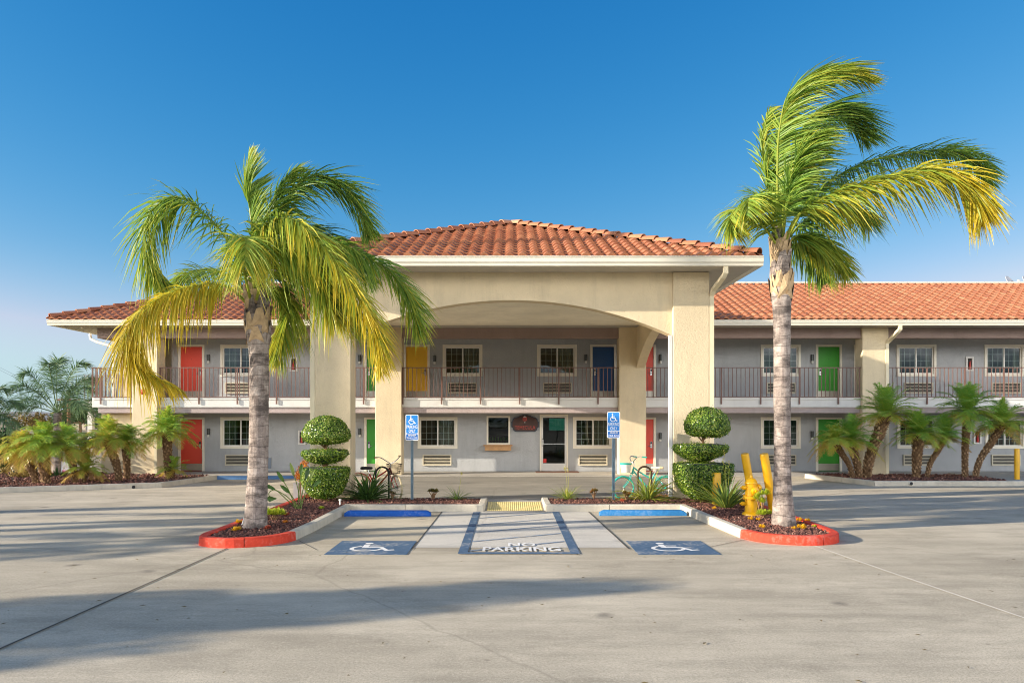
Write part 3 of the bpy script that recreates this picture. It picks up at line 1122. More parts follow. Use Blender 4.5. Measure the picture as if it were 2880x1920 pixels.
def window_meshes():
    m = MB()
    frame_ring(m, 0, WW, 0, WH, .085, -.035, .07)
    me_f = m.mesh('window', [M['trim']])
    m = MB()
    frame_ring(m, .087, WW / 2 + .03, .087, WH - .087, .045, .012, .045)
    frame_ring(m, WW / 2 - .03, WW - .087, .087, WH - .087, .045, .048, .08)
    me_s = m.mesh('sash', [M['vinyl']])
    m = MB()
    for (a, b, y) in ((.132, WW / 2 - .015, .032), (WW / 2 + .015, WW - .132, .068)):
        for i in (1, 2):
            x = a + (b - a) * i / 3
            m.box(x - .007, x + .007, y - .004, y + .004, .13, WH - .13)
        for i in (1, 2, 3):
            z = .13 + (WH - .26) * i / 4
            m.box(a, b, y - .0035, y + .0035, z - .007, z + .007)
    me_g = m.mesh('muntin', [M['vinyl']])
    m = MB()
    for (a, b, y) in ((.125, WW / 2 - .008, .024), (WW / 2 + .008, WW - .125, .060)):
        m.quad((a, y, .125), (b, y, .125), (b, y, WH - .125), (a, y, WH - .125))
    me_p = m.mesh('pane', [M['glass']])
    cur = []
    for k, (spans, mat) in enumerate((([(.03, .56), (.98, 1.47)], 'curtain_dark'), ([(.72, 1.47)], 'curtain'), ([(.03, .30), (1.2, 1.47)], 'curtain'))):
        m = MB()
        for a, b in spans:
            n = int((b - a) / .016)
            P = [(a + (b - a) * i / n, .20 + .028 * math.sin(i * 1.05) + .008 * math.sin(i * .37)) for i in range(n + 1)]
            for i in range(n):
                m.quad((P[i][0], P[i][1], .03), (P[i + 1][0], P[i + 1][1], .03), (P[i + 1][0], P[i + 1][1], WH - .05), (P[i][0], P[i][1], WH - .05))
        cur.append(m.mesh('curtain', [M[mat]], smooth='all'))
    return me_f, me_s, me_g, me_p, cur


wf, wsash, wg, wp, wcur = window_meshes()


def door_meshes():
    m = MB()
    m.box(0, .085, -.03, .06, 0, 2.03); m.box(.895, .98, -.03, .06, 0, 2.03); m.box(.085, .895, -.03, .06, 1.955, 2.03)
    fr = m.mesh('frame', [M['trim']])
    lv = {}
    for c in ('red', 'yellow', 'green', 'blue'):
        m = MB(); m.box(.088, .892, .02, .06, .012, 1.952)
        lv[c] = m.mesh('door', [M['door_' + c]])
    m = MB(); m.box(.10, .88, .012, .02, .03, .29)
    kp = m.mesh('kick_plate', [M['steel']])
    hd = []
    for s in (.17, .81):
        m = MB()
        m.box(s - .035, s + .035, -.012, .02, .88, 1.12, 0)
        m.box(s - .028, s + .028, -.022, -.012, 1.03, 1.11, 1)
        k = 1 if s < .5 else -1
        m.tube([(s, -.012, .96), (s, -.05, .96), (s + .12 * k, -.05, .955)], .011, 8, 0)
        hd.append(m.mesh('handle', [M['chrome'], M['black']]))
    m = MB(); m.lathe([(.012, 0), (.012, .012)], (.49, .006, 1.48), 10, 0, .5, 'Y')
    return fr, lv, kp, hd, m.mesh('peephole', [M['black']])


dfr, dlv, dkp, dhd, dph = door_meshes()
hinge = {410: 1, 837: 0, 927.5: 1, 1355.8: 0, 1446.5: 1, 1873.7: 0, 1961.5: 1}
for it in items:
    if it[0] == 'window':
        o = place(wf, 'window', B, (it[1], YW, it[2]))
        for me, nm in ((wsash, 'sash'), (wp, 'pane'), (wg, 'muntin'), (wcur[it[3]], 'curtain')):
            place(me, nm, o, (0, 0, 0))
    else:
        o = place(dlv[it[3]], 'door', B, (it[1], YW, it[2]))
        o['label'] = it[3] + ' guest room door'
        px = round(it[1] / YW * F + CX, 1)
        place(dfr, 'frame', o, (0, 0, 0)); place(dkp, 'kick_plate', o, (0, 0, 0))
        place(dhd[hinge.get(px, 0)], 'handle', o, (0, 0, 0)); place(dph, 'peephole', o, (0, 0, 0))

# ---- through-wall air conditioners
m = MB()
frame_ring(m, 0, 1.08, 0, .415, .035, -.06, .01)
m.box(.036, 1.044, -.012, .005, .036, .379, 1)
for i in range(6):
    z = .062 + i * .056
    m.add([(.035, -.05, z), (1.045, -.05, z), (1.045, -.02, z + .008), (.035, -.02, z + .008), (.035, -.05, z - .012), (1.045, -.05, z - .012), (1.045, -.02, z - .004), (.035, -.02, z - .004)],
          [(0, 1, 2, 3), (7, 6, 5, 4), (0, 4, 5, 1), (3, 2, 6, 7), (0, 3, 7, 4), (1, 5, 6, 2)])
mac = m.mesh('air_conditioner', [M['ac'], M['black']])
for x in (517.7, 1029.3, 1247, 1760.7, 2076, 2277):
    place(mac, 'air_conditioner', B, (wx(x), YW, wz(903.5)))
for x in (517.7, 971, 1329, 1762, 2074, 2276.5):
    place(mac, 'air_conditioner', B, (wx(x), YW, wz(1068.5)))
# ---- wall lamps
m = MB()
m.lathe([(.0, 0), (.055, .0), (.055, .24), (.0, .24)], (0, -.07, 0), 14, 0)
m.box(-.03, .03, -.03, .0, .06, .2, 0)
mlb = m.mesh('wall_lamp', [M['lamp']], smooth=True)
m = MB(); m.lathe([(.0, -.085), (.042, -.085), (.046, -.002), (.0, -.002)], (0, -.07, 0), 14, 0)
mlg = m.mesh('lamp_glass', [M['lamp_glass']], smooth=True)
for x, y in ((480, 829), (826.5, 830), (998.5, 831), (1345.3, 829), (1516.7, 829), (1864, 829), (480, 998), (827, 998), (1516, 1008), (1864, 1004)):
    o = place(mlb, 'wall_lamp', B, (wx(x), YW, wz(y)))
    place(mlg, 'lamp_glass', o, (0, 0, 0))
# ---- extinguisher cabinets
m = MB(); frame_ring(m, 0, .29, 0, .54, .06, -.05, .0)
mcf = m.mesh('extinguisher_cabinet', [M['white']])
M['cab'] = paint('cabinet_inside', '3a3432', .8)
M['ext_red'] = paint('extinguisher_red', 'b8281c', .35)
m = MB(); m.quad((.05, -.004, .05), (.24, -.004, .05), (.24, -.004, .49), (.05, -.004, .49)); mci = m.mesh('cabinet_back', [M['cab']])
m = MB(); m.lathe([(.0, 0), (.035, .01), (.035, .18), (.02, .25), (.02, .28), (0, .28)], (.14, -.052, .06), 12)
m.tube([(.14, -.052, .34), (.19, -.06, .37)], .012, 6)
mce = m.mesh('extinguisher', [M['ext_red']], smooth=True)
for x, y in ((666, 853), (685, 1020.7), (2217.5, 852), (2235, 1019)):
    o = place(mcf, 'extinguisher_cabinet', B, (wx(x), YW, wz(y)))
    place(mci, 'cabinet_back', o, (0, 0, 0)); place(mce, 'extinguisher', o, (0, 0, 0))
M['panel'] = paint('blue_grey_panel', '7d8894', .6, .05)
m = MB(); m.box(wx(594), wx(623), YW - .05, YW, wz(1075), wz(1051)); m.build('blue_grey_panel', M['panel'], B)  # thin blue grey box on the ground floor wall
# ---- service window with its ledge
w, h = SX1 - SX0, SZ1 - SZ0
m = MB(); frame_ring(m, 0, w, 0, h, .065, -.03, .06); me = m.mesh('service_window', [M['trim']])
o = place(me, 'service_window', B, (SX0, YW, SZ0))
m = MB(); m.quad((.06, .03, .06), (w - .06, .03, .06), (w - .06, .03, h - .06), (.06, .03, h - .06)); place(m.mesh('pane', [M['glass_door']]), 'pane', o, (0, 0, 0))
M['ledge'] = paint('ledge_wood', 'b98f62', .6, .2, 6)
m = MB(); m.box(-.11, w + .09, -.34, .0, -.045, -.001); m.box(-.06, w + .04, -.28, .0, -.21, -.046); place(m.mesh('ledge', [M['ledge']]), 'ledge', o, (0, 0, 0))
# ---- lobby door
w, h = LX1 - LX0, LZ1 - LZ0
m = MB(); m.box(0, .06, -.04, .06, 0, h); m.box(w - .06, w, -.04, .06, 0, h); m.box(.06, w - .06, -.04, .06, h - .055, h)
fr = m.mesh('frame', [M['trim']])
m = MB()
m.box(.062, .125, -.012, .04, .0, h - .057); m.box(w - .125, w - .062, -.012, .04, .0, h - .057); m.box(.125, w - .125, -.012, .04, h - .13, h - .057); m.box(.125, w - .125, -.012, .04, .0, .30)
o = place(m.mesh('lobby_door', [M['white']]), 'lobby_door', B, (LX0, YW, LZ0))
o['label'] = 'glass lobby door in a white frame'
place(fr, 'frame', o, (0, 0, 0))
m = MB(); m.quad((.125, .015, .30), (w - .125, .015, .30), (w - .125, .015, h - .13), (.125, .015, h - .13)); place(m.mesh('pane', [M['glass_door']]), 'pane', o, (0, 0, 0))
m = MB(); m.tube([(.10, -.012, 1.22), (.10, -.07, 1.22), (.13, -.08, 1.18), (.13, -.08, 1.0), (.10, -.07, .96), (.10, -.012, .96)], .016, 8); m.box(.13, w - .13, -.006, .012, 1.02, 1.045)
place(m.mesh('handle', [M['chrome']]), 'handle', o, (0, 0, 0))
M['sticker'] = paint('sticker_red', 'c8281e', .5)
m = MB(); m.box(.135, .25, .004, .012, .32, .47); place(m.mesh('sticker', [M['sticker']]), 'sticker', o, (0, 0, 0))
# lobby interior seen through the glass
M['tv'] = paint('screen', '2f7d70', .3)
M['shelf'] = paint('shelf', '6a5a40', .6)
M['bottle_green'] = paint('goods_green', '6f9a3a', .4, .4, 9)
# ================================================================== VEGETATION
UP = Vector((0, 0, 1))


def rot_axis(v, axis, a):
    return Matrix.Rotation(a, 3, axis) @ v


def ribbon(mb, p, d, L, w, droop, hue, rnd, wdir, segs=(0, .3, .65, 1), wind=Vector((0, 0, 0)), m=0):
    pts = []
    for s in segs:
        pts.append(p + d * (L * s) + (Vector((0, 0, -droop)) + wind) * (L * s * s))
    ws = [w * .6, w, w * .75, w * .08] if len(segs) == 4 else [w * .7, w, w * .1]
    vs = []
    for q, ww in zip(pts, ws):
        vs += [q - wdir * ww / 2, q + wdir * ww / 2]
    h = max(0, min(1, hue))
    o = len(mb.v)
    mb.v.extend([tuple(q) for q in vs])
    for i in range(len(segs) - 1):
        mb.f.append([o + 2 * i, o + 2 * i + 1, o + 2 * i + 3, o + 2 * i + 2]); mb.m.append(m)
        mb.h.append(min(1, h + (.10 * (i + 1 == len(segs) - 1) + .03 * i) * (.4 + h)))


def frond_mb(pts, L, n, hue0, hue1, seed, wind=Vector((0, 0, 0)), droop=.5, w=.036, plume=.9, start=.16, rr=.026):
    rnd = random.Random(seed)
    mb = MB()
    C = crom(pts, 46)
    mb.tube(C, [rr * (1 - .82 * i / 46) for i in range(47)], 6, 0, .62)
    for i in range(n):
        t = start + (1 - start) * (i + rnd.random() * .7) / n
        k = min(45.99, t * 46); a = int(k); u = k - a
        p = C[a].lerp(C[a + 1], u)
        T = (C[min(46, a + 2)] - C[max(0, a - 1)]).normalized()
        S = T.cross(UP)
        S = S.normalized() if S.length > .15 else Vector((.5, -1, 0)).normalized()
        N = S.cross(T)
        ll = L * (math.sin(PI * min(1, .18 + t * .72)) ** .7) * rnd.uniform(.66, 1.14) * (rnd.random() > .04 or .4)
        if t > .9:
            ll *= 1 - (t - .9) * 4
        for sg in (-1, 1):
            an = rnd.uniform(-plume, plume) * .95
            d = S * sg * math.cos(an) + N * math.sin(an) + T * (.35 + .75 * t) + wind * rnd.uniform(.5, 1.2)
            d.normalize()
            wd = (T + Vector((rnd.uniform(-.6, .6), rnd.uniform(-.6, .6), rnd.uniform(-.6, .6))))
            wd = (wd - d * wd.dot(d)).normalized()
            ribbon(mb, p, d, ll, w * rnd.uniform(.75, 1.15), droop * rnd.uniform(.5, 1.3), hue0 + (hue1 - hue0) * t + rnd.gauss(0, .15), rnd, wd, wind=wind * .35 * rnd.uniform(.2, 1.2))
    return mb


def big_palm(name, label, base, trunk, fronds, Z, grp, wind):
    """trunk: (pixel x, pixel y, radius in metres) from the foot up; fronds: lists of crop points with depth offsets"""
    Yb = base.y
    root = thing(name, label, 'palm tree', base, 0, grp)
    pts = []; rs = []
    cp = [(PX(x, Yb), Yb, PZ(y, Yb), r) for x, y, r in trunk]
    C = crom([(a, b, c) for a, b, c, r in cp], 60)
    for i, p in enumerate(C):
        s = i / 60 * (len(cp) - 1); k = min(int(s), len(cp) - 2); u = s - k
        r = cp[k][3] * (1 - u) + cp[k + 1][3] * u
        pts.append(p); rs.append(r * (1 + .018 * math.sin(p.z * 2 * PI / .22) + .02 * noise.noise((p.z * 3, r, 1))))
    mb = MB(); mb.tube(pts, rs, 22)
    mb.build('trunk', M['palm_bark'], root, base, smooth='all')
    # boots: old leaf bases round the neck of the trunk
    rnd = random.Random(len(label))
    top = pts[-1]; rt = rs[-1]
    mb = MB()
    for i in range(34):
        a = i * 2.4; z = top.z - .95 + i * .030
        dx, dy = math.cos(a), math.sin(a)
        kz = min(range(len(pts)), key=lambda q_: abs(pts[q_].z - z)); r = rs[kz] * .98
        q = Vector((pts[kz].x + dx * r, pts[kz].y + dy * r, z))
        sd = Vector((-dy, dx, 0)); o = Vector((dx, dy, 0))
        wv = rnd.uniform(.10, .17); hh = rnd.uniform(.26, .50); r2 = rnd.uniform(.015, .075) + .02 * (i > 20)
        mb.add([q - sd * wv - o * .03, q + sd * wv - o * .03, q + sd * wv * .3 + UP * hh + o * r2, q - sd * wv * .38 + UP * hh * .9 + o * r2, q + o * (.03 + r2 * .4) + UP * hh * .45],
               [(0, 1, 4), (1, 2, 4), (2, 3, 4), (3, 0, 4)], i % 3 == 0)
    mb.build('leaf_base', [M['boot'], M['palm_bark']], root, base)
    mb = MB(); mb.tube([top - UP * .15, top + UP * .25, top + UP * .6], [rt * .9, rt * .7, rt * .25], 12)
    mb.build('crownshaft', M['crownshaft'], root, base, smooth=True)
    for i, fr in enumerate(fronds):
        P = []
        for (zx, zy, dY) in fr['p']:
            x, y = Z(zx, zy)
            P.append(P3(x, y, Yb + dY))
        f = frond_mb(P, fr.get('L', .75) * .98, int(fr.get('n', 120) * 2.3), fr['h'][0], fr['h'][1], 100 + i, fr.get('wind', wind), fr.get('droop', .5) * .85, fr.get('w', .036) * .72, fr.get('plume', .9), fr.get('s', .16))
        f.build('frond', M['palm_leaf'], root, base)
    return root


W = Vector
Z5 = lambda x, y: (81.7 + x * .4062, 326.7 + y * .4062)
wind1 = Vector((.35, .1, -.05))
LP = Vector((-4.53, 13.9, .12))
left_fronds = [
    dict(p=[(1215, 900, 0), (1150, 660, -.1), (990, 440, -.15), (800, 310, -.2), (650, 400, -.25), (610, 590, -.3), (660, 740, -.3), (740, 800, -.3)], h=(.25, .55), L=.78, n=135, droop=.75, wind=W((.12, 0, -.1))),
    dict(p=[(1200, 915, -.1), (1080, 815, -.35), (900, 810, -.6), (700, 880, -.8), (550, 1000, -1.0), (510, 1130, -1.1), (600, 1280, -1.15), (820, 1400, -1.2)], h=(.74, 1.0), L=.70, n=160, droop=.85, wind=W((.25, 0, -.2))),
    dict(p=[(1235, 890, .1), (1235, 640, .15), (1215, 400, .2), (1195, 220, .25), (1205, 60, .3)], h=(.2, .45), L=.62, n=110, droop=.15, wind=W((.65, 0, .5)), plume=.5),
    dict(p=[(1240, 880, .2), (1330, 520, .35), (1430, 300, .5), (1570, 190, .7), (1730, 250, .9), (1830, 390, 1.0), (1880, 520, 1.1)], h=(.15, .35), L=.80, n=125, droop=.55, wind=W((.45, 0, .0))),
    dict(p=[(1240, 880, -.1), (1230, 640, -.35), (1300, 470, -.6), (1440, 430, -.9), (1580, 540, -1.1), (1730, 730, -1.25), (1850, 920, -1.35), (1930, 1090, -1.4), (1945, 1290, -1.4)], h=(.38, .86), L=.74, n=175, droop=.6, wind=W((.22, 0, -.15)), w=.04),
    dict(p=[(1245, 880, .1), (1400, 610, .1), (1640, 560, .1), (1880, 650, 0), (2060, 790, -.1), (2130, 930, -.2), (2165, 1080, -.2)], h=(.25, .5), L=.72, n=150, droop=.55, wind=W((.25, 0, -.1))),
    dict(p=[(1260, 900, .3), (1320, 840, .5), (1400, 830, .75), (1440, 930, .9), (1400, 1080, 1.0), (1350, 1230, 1.05)], h=(.4, .55), L=.62, n=110, droop=.9, wind=W((.05, 0, -.3))),
    dict(p=[(1240, 870, .4), (1370, 560, .8), (1570, 500, 1.2), (1760, 620, 1.5), (1900, 780, 1.7)], h=(.05, .25), L=.85, n=120, droop=.6, wind=W((.35, 0, -.1))),
    dict(p=[(1215, 890, -.2), (1180, 720, -.6), (1170, 560, -1.0), (1190, 560, -1.4), (1180, 700, -1.7)], h=(.4, .6), L=.75, n=95, droop=.8, wind=W((.15, 0, -.3))),
    dict(p=[(1250, 890, -.2), (1300, 700, -.5), (1420, 600, -.75), (1560, 680, -.95), (1640, 850, -1.1), (1700, 1000, -1.2)], h=(.32, .6), L=.85, n=120, droop=.75, wind=W((.3, 0, -.2)), w=.04),
    dict(p=[(1210, 900, .3), (1120, 780, .8), (980, 720, 1.3), (860, 740, 1.7), (780, 800, 2.0)], h=(.3, .5), L=.55, n=70, droop=.7, wind=W((.2, 0, -.1))),
    dict(p=[(1245, 890, .2), (1380, 720, .5), (1560, 740, .8), (1740, 880, 1.0), (1830, 1060, 1.1)], h=(.15, .45), L=.75, n=115, droop=.75, wind=W((.3, 0, -.15))),
    dict(p=[(1235, 880, .2), (1260, 620, .35), (1310, 400, .5), (1400, 230, .65), (1480, 150, .8)], h=(.2, .4), L=.7, n=100, droop=.3, wind=W((.55, 0, .1))),
]
big_palm('queen_palm', 'windblown queen palm with yellow drooping lower fronds in the red kerbed island without a hydrant', LP,
         [(585.5, 1214, .235), (587, 1196, .205), (590, 1130, .185), (594, 1030, .170), (595, 940, .168), (595, 840, .168), (594, 795, .182), (592, 765, .208), (591, 730, .20), (589, 700, .165), (588, 672, .12)],
         left_fronds, Z5, 'tall queen palms in the front islands', wind1)
Z7 = lambda x, y: (1551.7 + x * .4584, 98 + y * .4584)
RP = Vector((5.0, 14.2, .12))
ws = Vector((.85, .1, -.05))
right_fronds = [
    dict(p=[(525, 1010, 0), (512, 820, -.05), (510, 620, -.1), (520, 440, -.15), (565, 260, -.2), (680, 165, -.25), (830, 130, -.25), (960, 190, -.25)], h=(.3, .5), L=.85, n=190, droop=.3, wind=W((.95, .1, -.05)), plume=.7),
    dict(p=[(530, 1000, .1), (545, 780, .3), (590, 540, .5), (680, 370, .7), (790, 310, .85), (880, 370, 1.0), (955, 490, 1.1)], h=(.05, .25), L=.9, n=160, droop=.35, wind=W((.85, .1, -.1)), plume=.7),
    dict(p=[(545, 1010, -.1), (610, 870, -.3), (780, 760, -.5), (1020, 680, -.7), (1270, 630, -.85), (1430, 680, -.95), (1510, 770, -1.0), (1540, 850, -1.0)], h=(.46, .84), L=.82, n=185, droop=.7, wind=W((.3, 0, -.15)), w=.042),
    dict(p=[(550, 1000, .1), (690, 770, .3), (930, 610, .6), (1220, 545, .9), (1410, 550, 1.1), (1520, 605, 1.2), (1570, 715, 1.3)], h=(.1, .3), L=.64, n=140, droop=.55, wind=W((.35, 0, .05))),
    dict(p=[(512, 1020, -.1), (455, 940, -.2), (385, 860, -.35), (310, 830, -.5), (275, 880, -.6), (290, 960, -.7)], h=(.38, .55), L=.55, n=95, droop=.5, wind=W((.45, 0, -.1))),
    dict(p=[(515, 1000, -.1), (470, 860, -.4), (420, 770, -.7), (370, 780, -1.0), (350, 860, -1.2)], h=(.34, .5), L=.55, n=85, droop=.5, wind=W((.55, 0, -.1))),
    dict(p=[(550, 1020, 0), (610, 970, .1), (700, 985, .2), (790, 1060, .3), (850, 1150, .35)], h=(.3, .55), L=.62, n=110, droop=.65, wind=W((.35, 0, -.2))),
    dict(p=[(545, 1030, .2), (600, 1010, .5), (660, 1040, .8), (710, 1110, 1.0), (740, 1180, 1.1)], h=(.1, .3), L=.55, n=80, droop=.7, wind=W((.4, 0, -.2))),
    dict(p=[(522, 1000, .2), (480, 800, .4), (450, 640, .55), (440, 480, .7), (470, 330, .85)], h=(.3, .5), L=.7, n=120, droop=.3, wind=W((.9, 0, .05)), plume=.6),
    dict(p=[(535, 1000, -.1), (560, 800, -.2), (590, 640, -.3), (640, 520, -.4), (720, 450, -.45)], h=(.15, .35), L=.8, n=120, droop=.35, wind=W((.8, 0, -.15)), plume=.7),
    dict(p=[(540, 1010, .2), (640, 900, .5), (760, 850, .8), (900, 840, 1.1), (980, 900, 1.3)], h=(.1, .35), L=.7, n=100, droop=.65, wind=W((.35, 0, -.15))),
]
big_palm('queen_palm', 'tall queen palm blown sideways with one long yellow frond standing beside the yellow hydrant', RP,
         [(1800.7, 1208, .232), (1800, 1196, .215), (1798, 1150, .178), (1797, 1090, .153), (1797, 1000, .148), (1796, 880, .147), (1796, 760, .150), (1796, 715, .160), (1795, 690, .176), (1794, 665, .172), (1792, 620, .135), (1791, 575, .10)],
         right_fronds, Z7, 'tall queen palms in the front islands', ws)


# ---- generic palm crown for the distant and off-frame ones
def simple_palm(name, label, base, height, r, crown, nf, hue, grp, seed, wind=Vector((.5, 0, 0)), lean=0, bark='palm_bark', lw=.032, nl=74, leaf='palm_leaf'):
    rnd = random.Random(seed)
    root = thing(name, label, 'palm tree', base, 0, grp)
    top = base + Vector((lean, 0, height))
    mb = MB(); mb.tube(crom([base - UP * .3, base.lerp(top, .5) + Vector((lean * .1, 0, 0)), top], 14), [r * 1.3 - r * .5 * i / 14 for i in range(15)], 12)
    mb.build('trunk', M[bark], root, base, smooth='all')
    for k in range(nf):
        az = k * 2.399 + rnd.uniform(-.3, .3); el = R(75 - 100 * (k / nf)) + rnd.uniform(-.1, .1)
        d = Vector((math.cos(az) * math.cos(el), math.sin(az) * math.cos(el), math.sin(el))) + wind * .45
        d.normalize()
        L = crown * rnd.uniform(.85, 1.1)
        P = [top, top + d * L * .35 + UP * .05 * L, top + d * L * .7 - UP * .06 * L + wind * .08 * L, top + d * L * .92 - UP * .28 * L + wind * .2 * L]
        frond_mb(P, crown * .26, nl, hue - .1, hue + .15, seed * 31 + k, wind * .5, .4, lw, .8, .2, .022).build('frond', M[leaf], root, base)
    return root


# ---- date palms of the side beds
def date_crown(seed, n=46, L=1.0, hue=.35, droop=.55, wind=0.0):
    rnd = random.Random(seed)
    mb = MB()
    for k in range(n):
        az = k * 2.399 + rnd.uniform(-.25, .25)
        q = k / n
        el = R(86 - 84 * q ** 1.05) + rnd.uniform(-.12, .12)
        d = Vector((math.cos(az) * math.cos(el) + wind, math.sin(az) * math.cos(el), math.sin(el))).normalized()
        hz = Vector((d.x, d.y, 0)); hz = hz.normalized() if hz.length > .05 else Vector((1, 0, 0))
        l = L * rnd.uniform(.85, 1.12) * (.72 + .28 * math.sin(PI * min(1, q + .25)))
        dr = 1.25 * droop * (.45 + .55 * math.cos(el))
        C = []
        for i in range(9):
            s = i / 8
            C.append(d * l * s + UP * (-dr * l * s ** 2.1) + hz * .06 * l * s * s)
        hu = hue + (.45 * max(0, q - .62) / .38 if rnd.random() < .7 else 0) + rnd.gauss(0, .05)
        mb.tube(C, [.009 * (1 - .8 * i / 8) for i in range(9)], 4, 0, hu + .2, caps=False)
        nl = 28
        for i in range(nl):
            t = .14 + .86 * i / nl
            kk = min(7.99, t * 8); a = int(kk)
            p = C[a].lerp(C[a + 1], kk - a)
            T = (C[a + 1] - C[a]).normalized()
            S = T.cross(UP); S = S.normalized() if S.length > .1 else Vector((-hz.y, hz.x, 0))
            N = S.cross(T)
            ll = L * .27 * math.sin(PI * min(1, .22 + .74 * t)) ** .8 * rnd.uniform(.85, 1.1)
            for sg in (-1, 1):
                dd = (S * sg + T * (.7 + .5 * t) + N * rnd.uniform(.05, .4)).normalized()
                wd = (T - dd * T.dot(dd)).normalized()
                wd = (wd + N * rnd.uniform(-.5, .5)).normalized()
                ribbon(mb, p, dd, ll, .0135 * L, rnd.uniform(.15, .5), hu + rnd.gauss(0, .07), rnd, wd, (0, .5, 1))
    return mb


def date_trunk(base, top, r, seed):
    rnd = random.Random(seed)
    mb = MB()
    mid = base.lerp(top, .5) + Vector((0, 0, 0))
    bend = Vector(((top.x - base.x) * -.10, 0, .0))
    C = crom([base - UP * .15, base.lerp(top, .33) + bend, base.lerp(top, .7) + bend * .4, top], 24)
    mb.tube(C, [r * (.62 if i < 3 else .68 + .32 * min(1, i / 16)) for i in range(25)], 12, 0, .15)
    n = int((top - base).length / .012)
    for k in range(n):
        t = .04 + .96 * k / n
        kk = min(23.99, t * 24); a = int(kk)
        p = C[a].lerp(C[a + 1], kk - a)
        T = (C[a + 1] - C[a]).normalized()
        an = k * 2.39996
        u = T.cross(Vector((0, 1, 0))).normalized(); w = T.cross(u)
        o = u * math.cos(an) + w * math.sin(an); sd = T.cross(o)
        rr = r * (.68 + .32 * min(1, t * 1.5))
        s = rnd.uniform(.8, 1.2) * r / .13
        q = p + o * rr * .93
        tip = q + o * .045 * s + T * .055 * s
        hu = max(0, min(1, rnd.gauss(.55 - .15 * t, .2)))
        mb.add([q - sd * .030 * s - T * .02, q + sd * .030 * s - T * .02, q + sd * .018 * s + T * .05 * s, q - sd * .018 * s + T * .05 * s, tip], [(0, 1, 4), (1, 2, 4), (2, 3, 4), (3, 0, 4)], 0, hu)
    return mb


def date_palm(label, basepx, toppx, r, crownL, seed, grp, z, hue=.3, n=46, droop=.55, wind=0.0, cat='palm'):
    b = G(basepx[0], basepx[1], z)
    t = P3(toppx[0], toppx[1], b.y + (toppx[2] if len(toppx) > 2 else 0))
    root = thing('date_palm', label, cat, b, 0, grp)
    if (t - b).length > .15:
        date_trunk(b, t, r, seed).build('trunk', M['date_bark'], root, b)
    c = date_crown(seed, n, crownL, hue, droop, wind)
    c.build('crown', M['date_leaf'], root, loc=t - b)
    return root


ZR = lambda x, y: (1829.3 + x * .2222, 833 + y * .2222)
gr = 'date palms in the planted bed by the right wing'
RB_ = [("thin leaning date palm with bright drooping fronds across the lower green door", (590, 1185), (395, 815, -.25), .095, .80, 11, .42, 40, .75),
       ("short stout date palm with dark spreading fronds next to the lower green door", (655, 1185), (560, 810, .1), .13, .95, 12, .22, 44, .5),
       ("tallest thick trunked date palm before the wing pillar, its crown at the balcony", (715, 1185), (920, 545, .2), .17, 1.08, 13, .32, 48, .42),
       ("upright date palm with a thick straight scaly trunk in front of a ground floor window", (1240, 1185), (1262, 745, .1), .155, .95, 14, .25, 44, .5),
       ("slim date palm leaning right beside the thick straight one", (1340, 1180), (1535, 780, .3), .09, .85, 15, .28, 40, .5),
       ("tall curved date palm whose crown spreads over the white balcony edge", (1745, 1180), (1765, 520, .4), .115, 1.15, 16, .25, 46, .5),
       ("long leaning date palm at the end of the bed by the yellow bollard", (1835, 1180), (2120, 660, .3), .11, 1.0, 17, .32, 44, .5)]
for (lab, b, t, r, cl, sd, hu, n, dr) in RB_:
    bx = ZR(*b); tx = ZR(t[0], t[1])
    date_palm(lab, bx, (tx[0], tx[1], t[2]), r, cl * 1.32, sd, gr, .125, hu + .22, n - 4, dr)

ZL = lambda x, y: (x * .2187, 784 + y * .2187)
ZM = lambda x, y: (98 + x * .2812, 702.3 + y * .2812)
gl_ = 'date palms in the planted bed by the left wing'
LBs = [("yellowing date palm on a leaning trunk, outermost of the bed near the street", ZL(390, 1490), ZL(225, 1200), .12, .98, 21, .55, 44, .75, 0.0),
       ("bushy date palm with a short thick upright trunk near the dark fence", ZL(480, 1490), ZL(455, 1120), .16, 1.05, 22, .40, 46, .7, 0.0),
       ("bright green date palm in front of the pale trunked palm beyond the bed", ZL(800, 1485), ZL(715, 1150), .11, .95, 23, .38, 42, .65, -.1),
       ("low bushy date palm with hardly any trunk before the tan stair block", ZL(885, 1480), ZL(900, 1400), .09, .78, 24, .45, 36, .6, 0.0),
       ("date palm with golden lower fronds on a dark leaning trunk by the stair block", ZM(630, 1425), ZM(535, 1130), .13, 1.05, 25, .46, 48, .65, 0.0),
       ("dark trunked date palm standing close to the end pillar", ZM(690, 1415), ZM(680, 1150), .12, .92, 26, .36, 40, .65, .1),
       ("date palm fanning out in front of the lower red door", ZM(1025, 1405), ZM(1015, 1065), .14, 1.10, 27, .38, 50, .62, 0.0),
       ("small trunkless date palm at the foot of the palm before the red door", ZM(1065, 1405), ZM(1065, 1370), .06, .62, 28, .36, 30, .5, 0.0)]
for (lab, b, t, r, cl, sd, hu, n, dr, wi) in LBs:
    date_palm(lab, b, (t[0], t[1] - 8), r, cl * 1.25, sd, gl_, .035, hu + .2, n - 6, dr, wi)

# ---- distant palm beyond the bed
bg = P3(132, 1096, 29.5)
simple_palm('queen_palm', 'grey green windblown queen palm with a pale trunk beyond the left planted bed', bg, PZ(948, 29.5) - bg.z, .16, 2.75, 15, .3, None, 5, Vector((.35, 0, .25)), .0, lw=.022, nl=120, leaf='far_palm_leaf')
bg2 = P3(-66, 1110, 27.5)
simple_palm('queen_palm', 'dark palm at the very edge of the photo whose drooping fronds reach over the street', bg2, PZ(960, 27.5) - bg2.z, .17, 2.0, 16, .25, None, 6, Vector((.15, 0, .1)), .0, lw=.022, nl=110, leaf='far_palm_leaf')


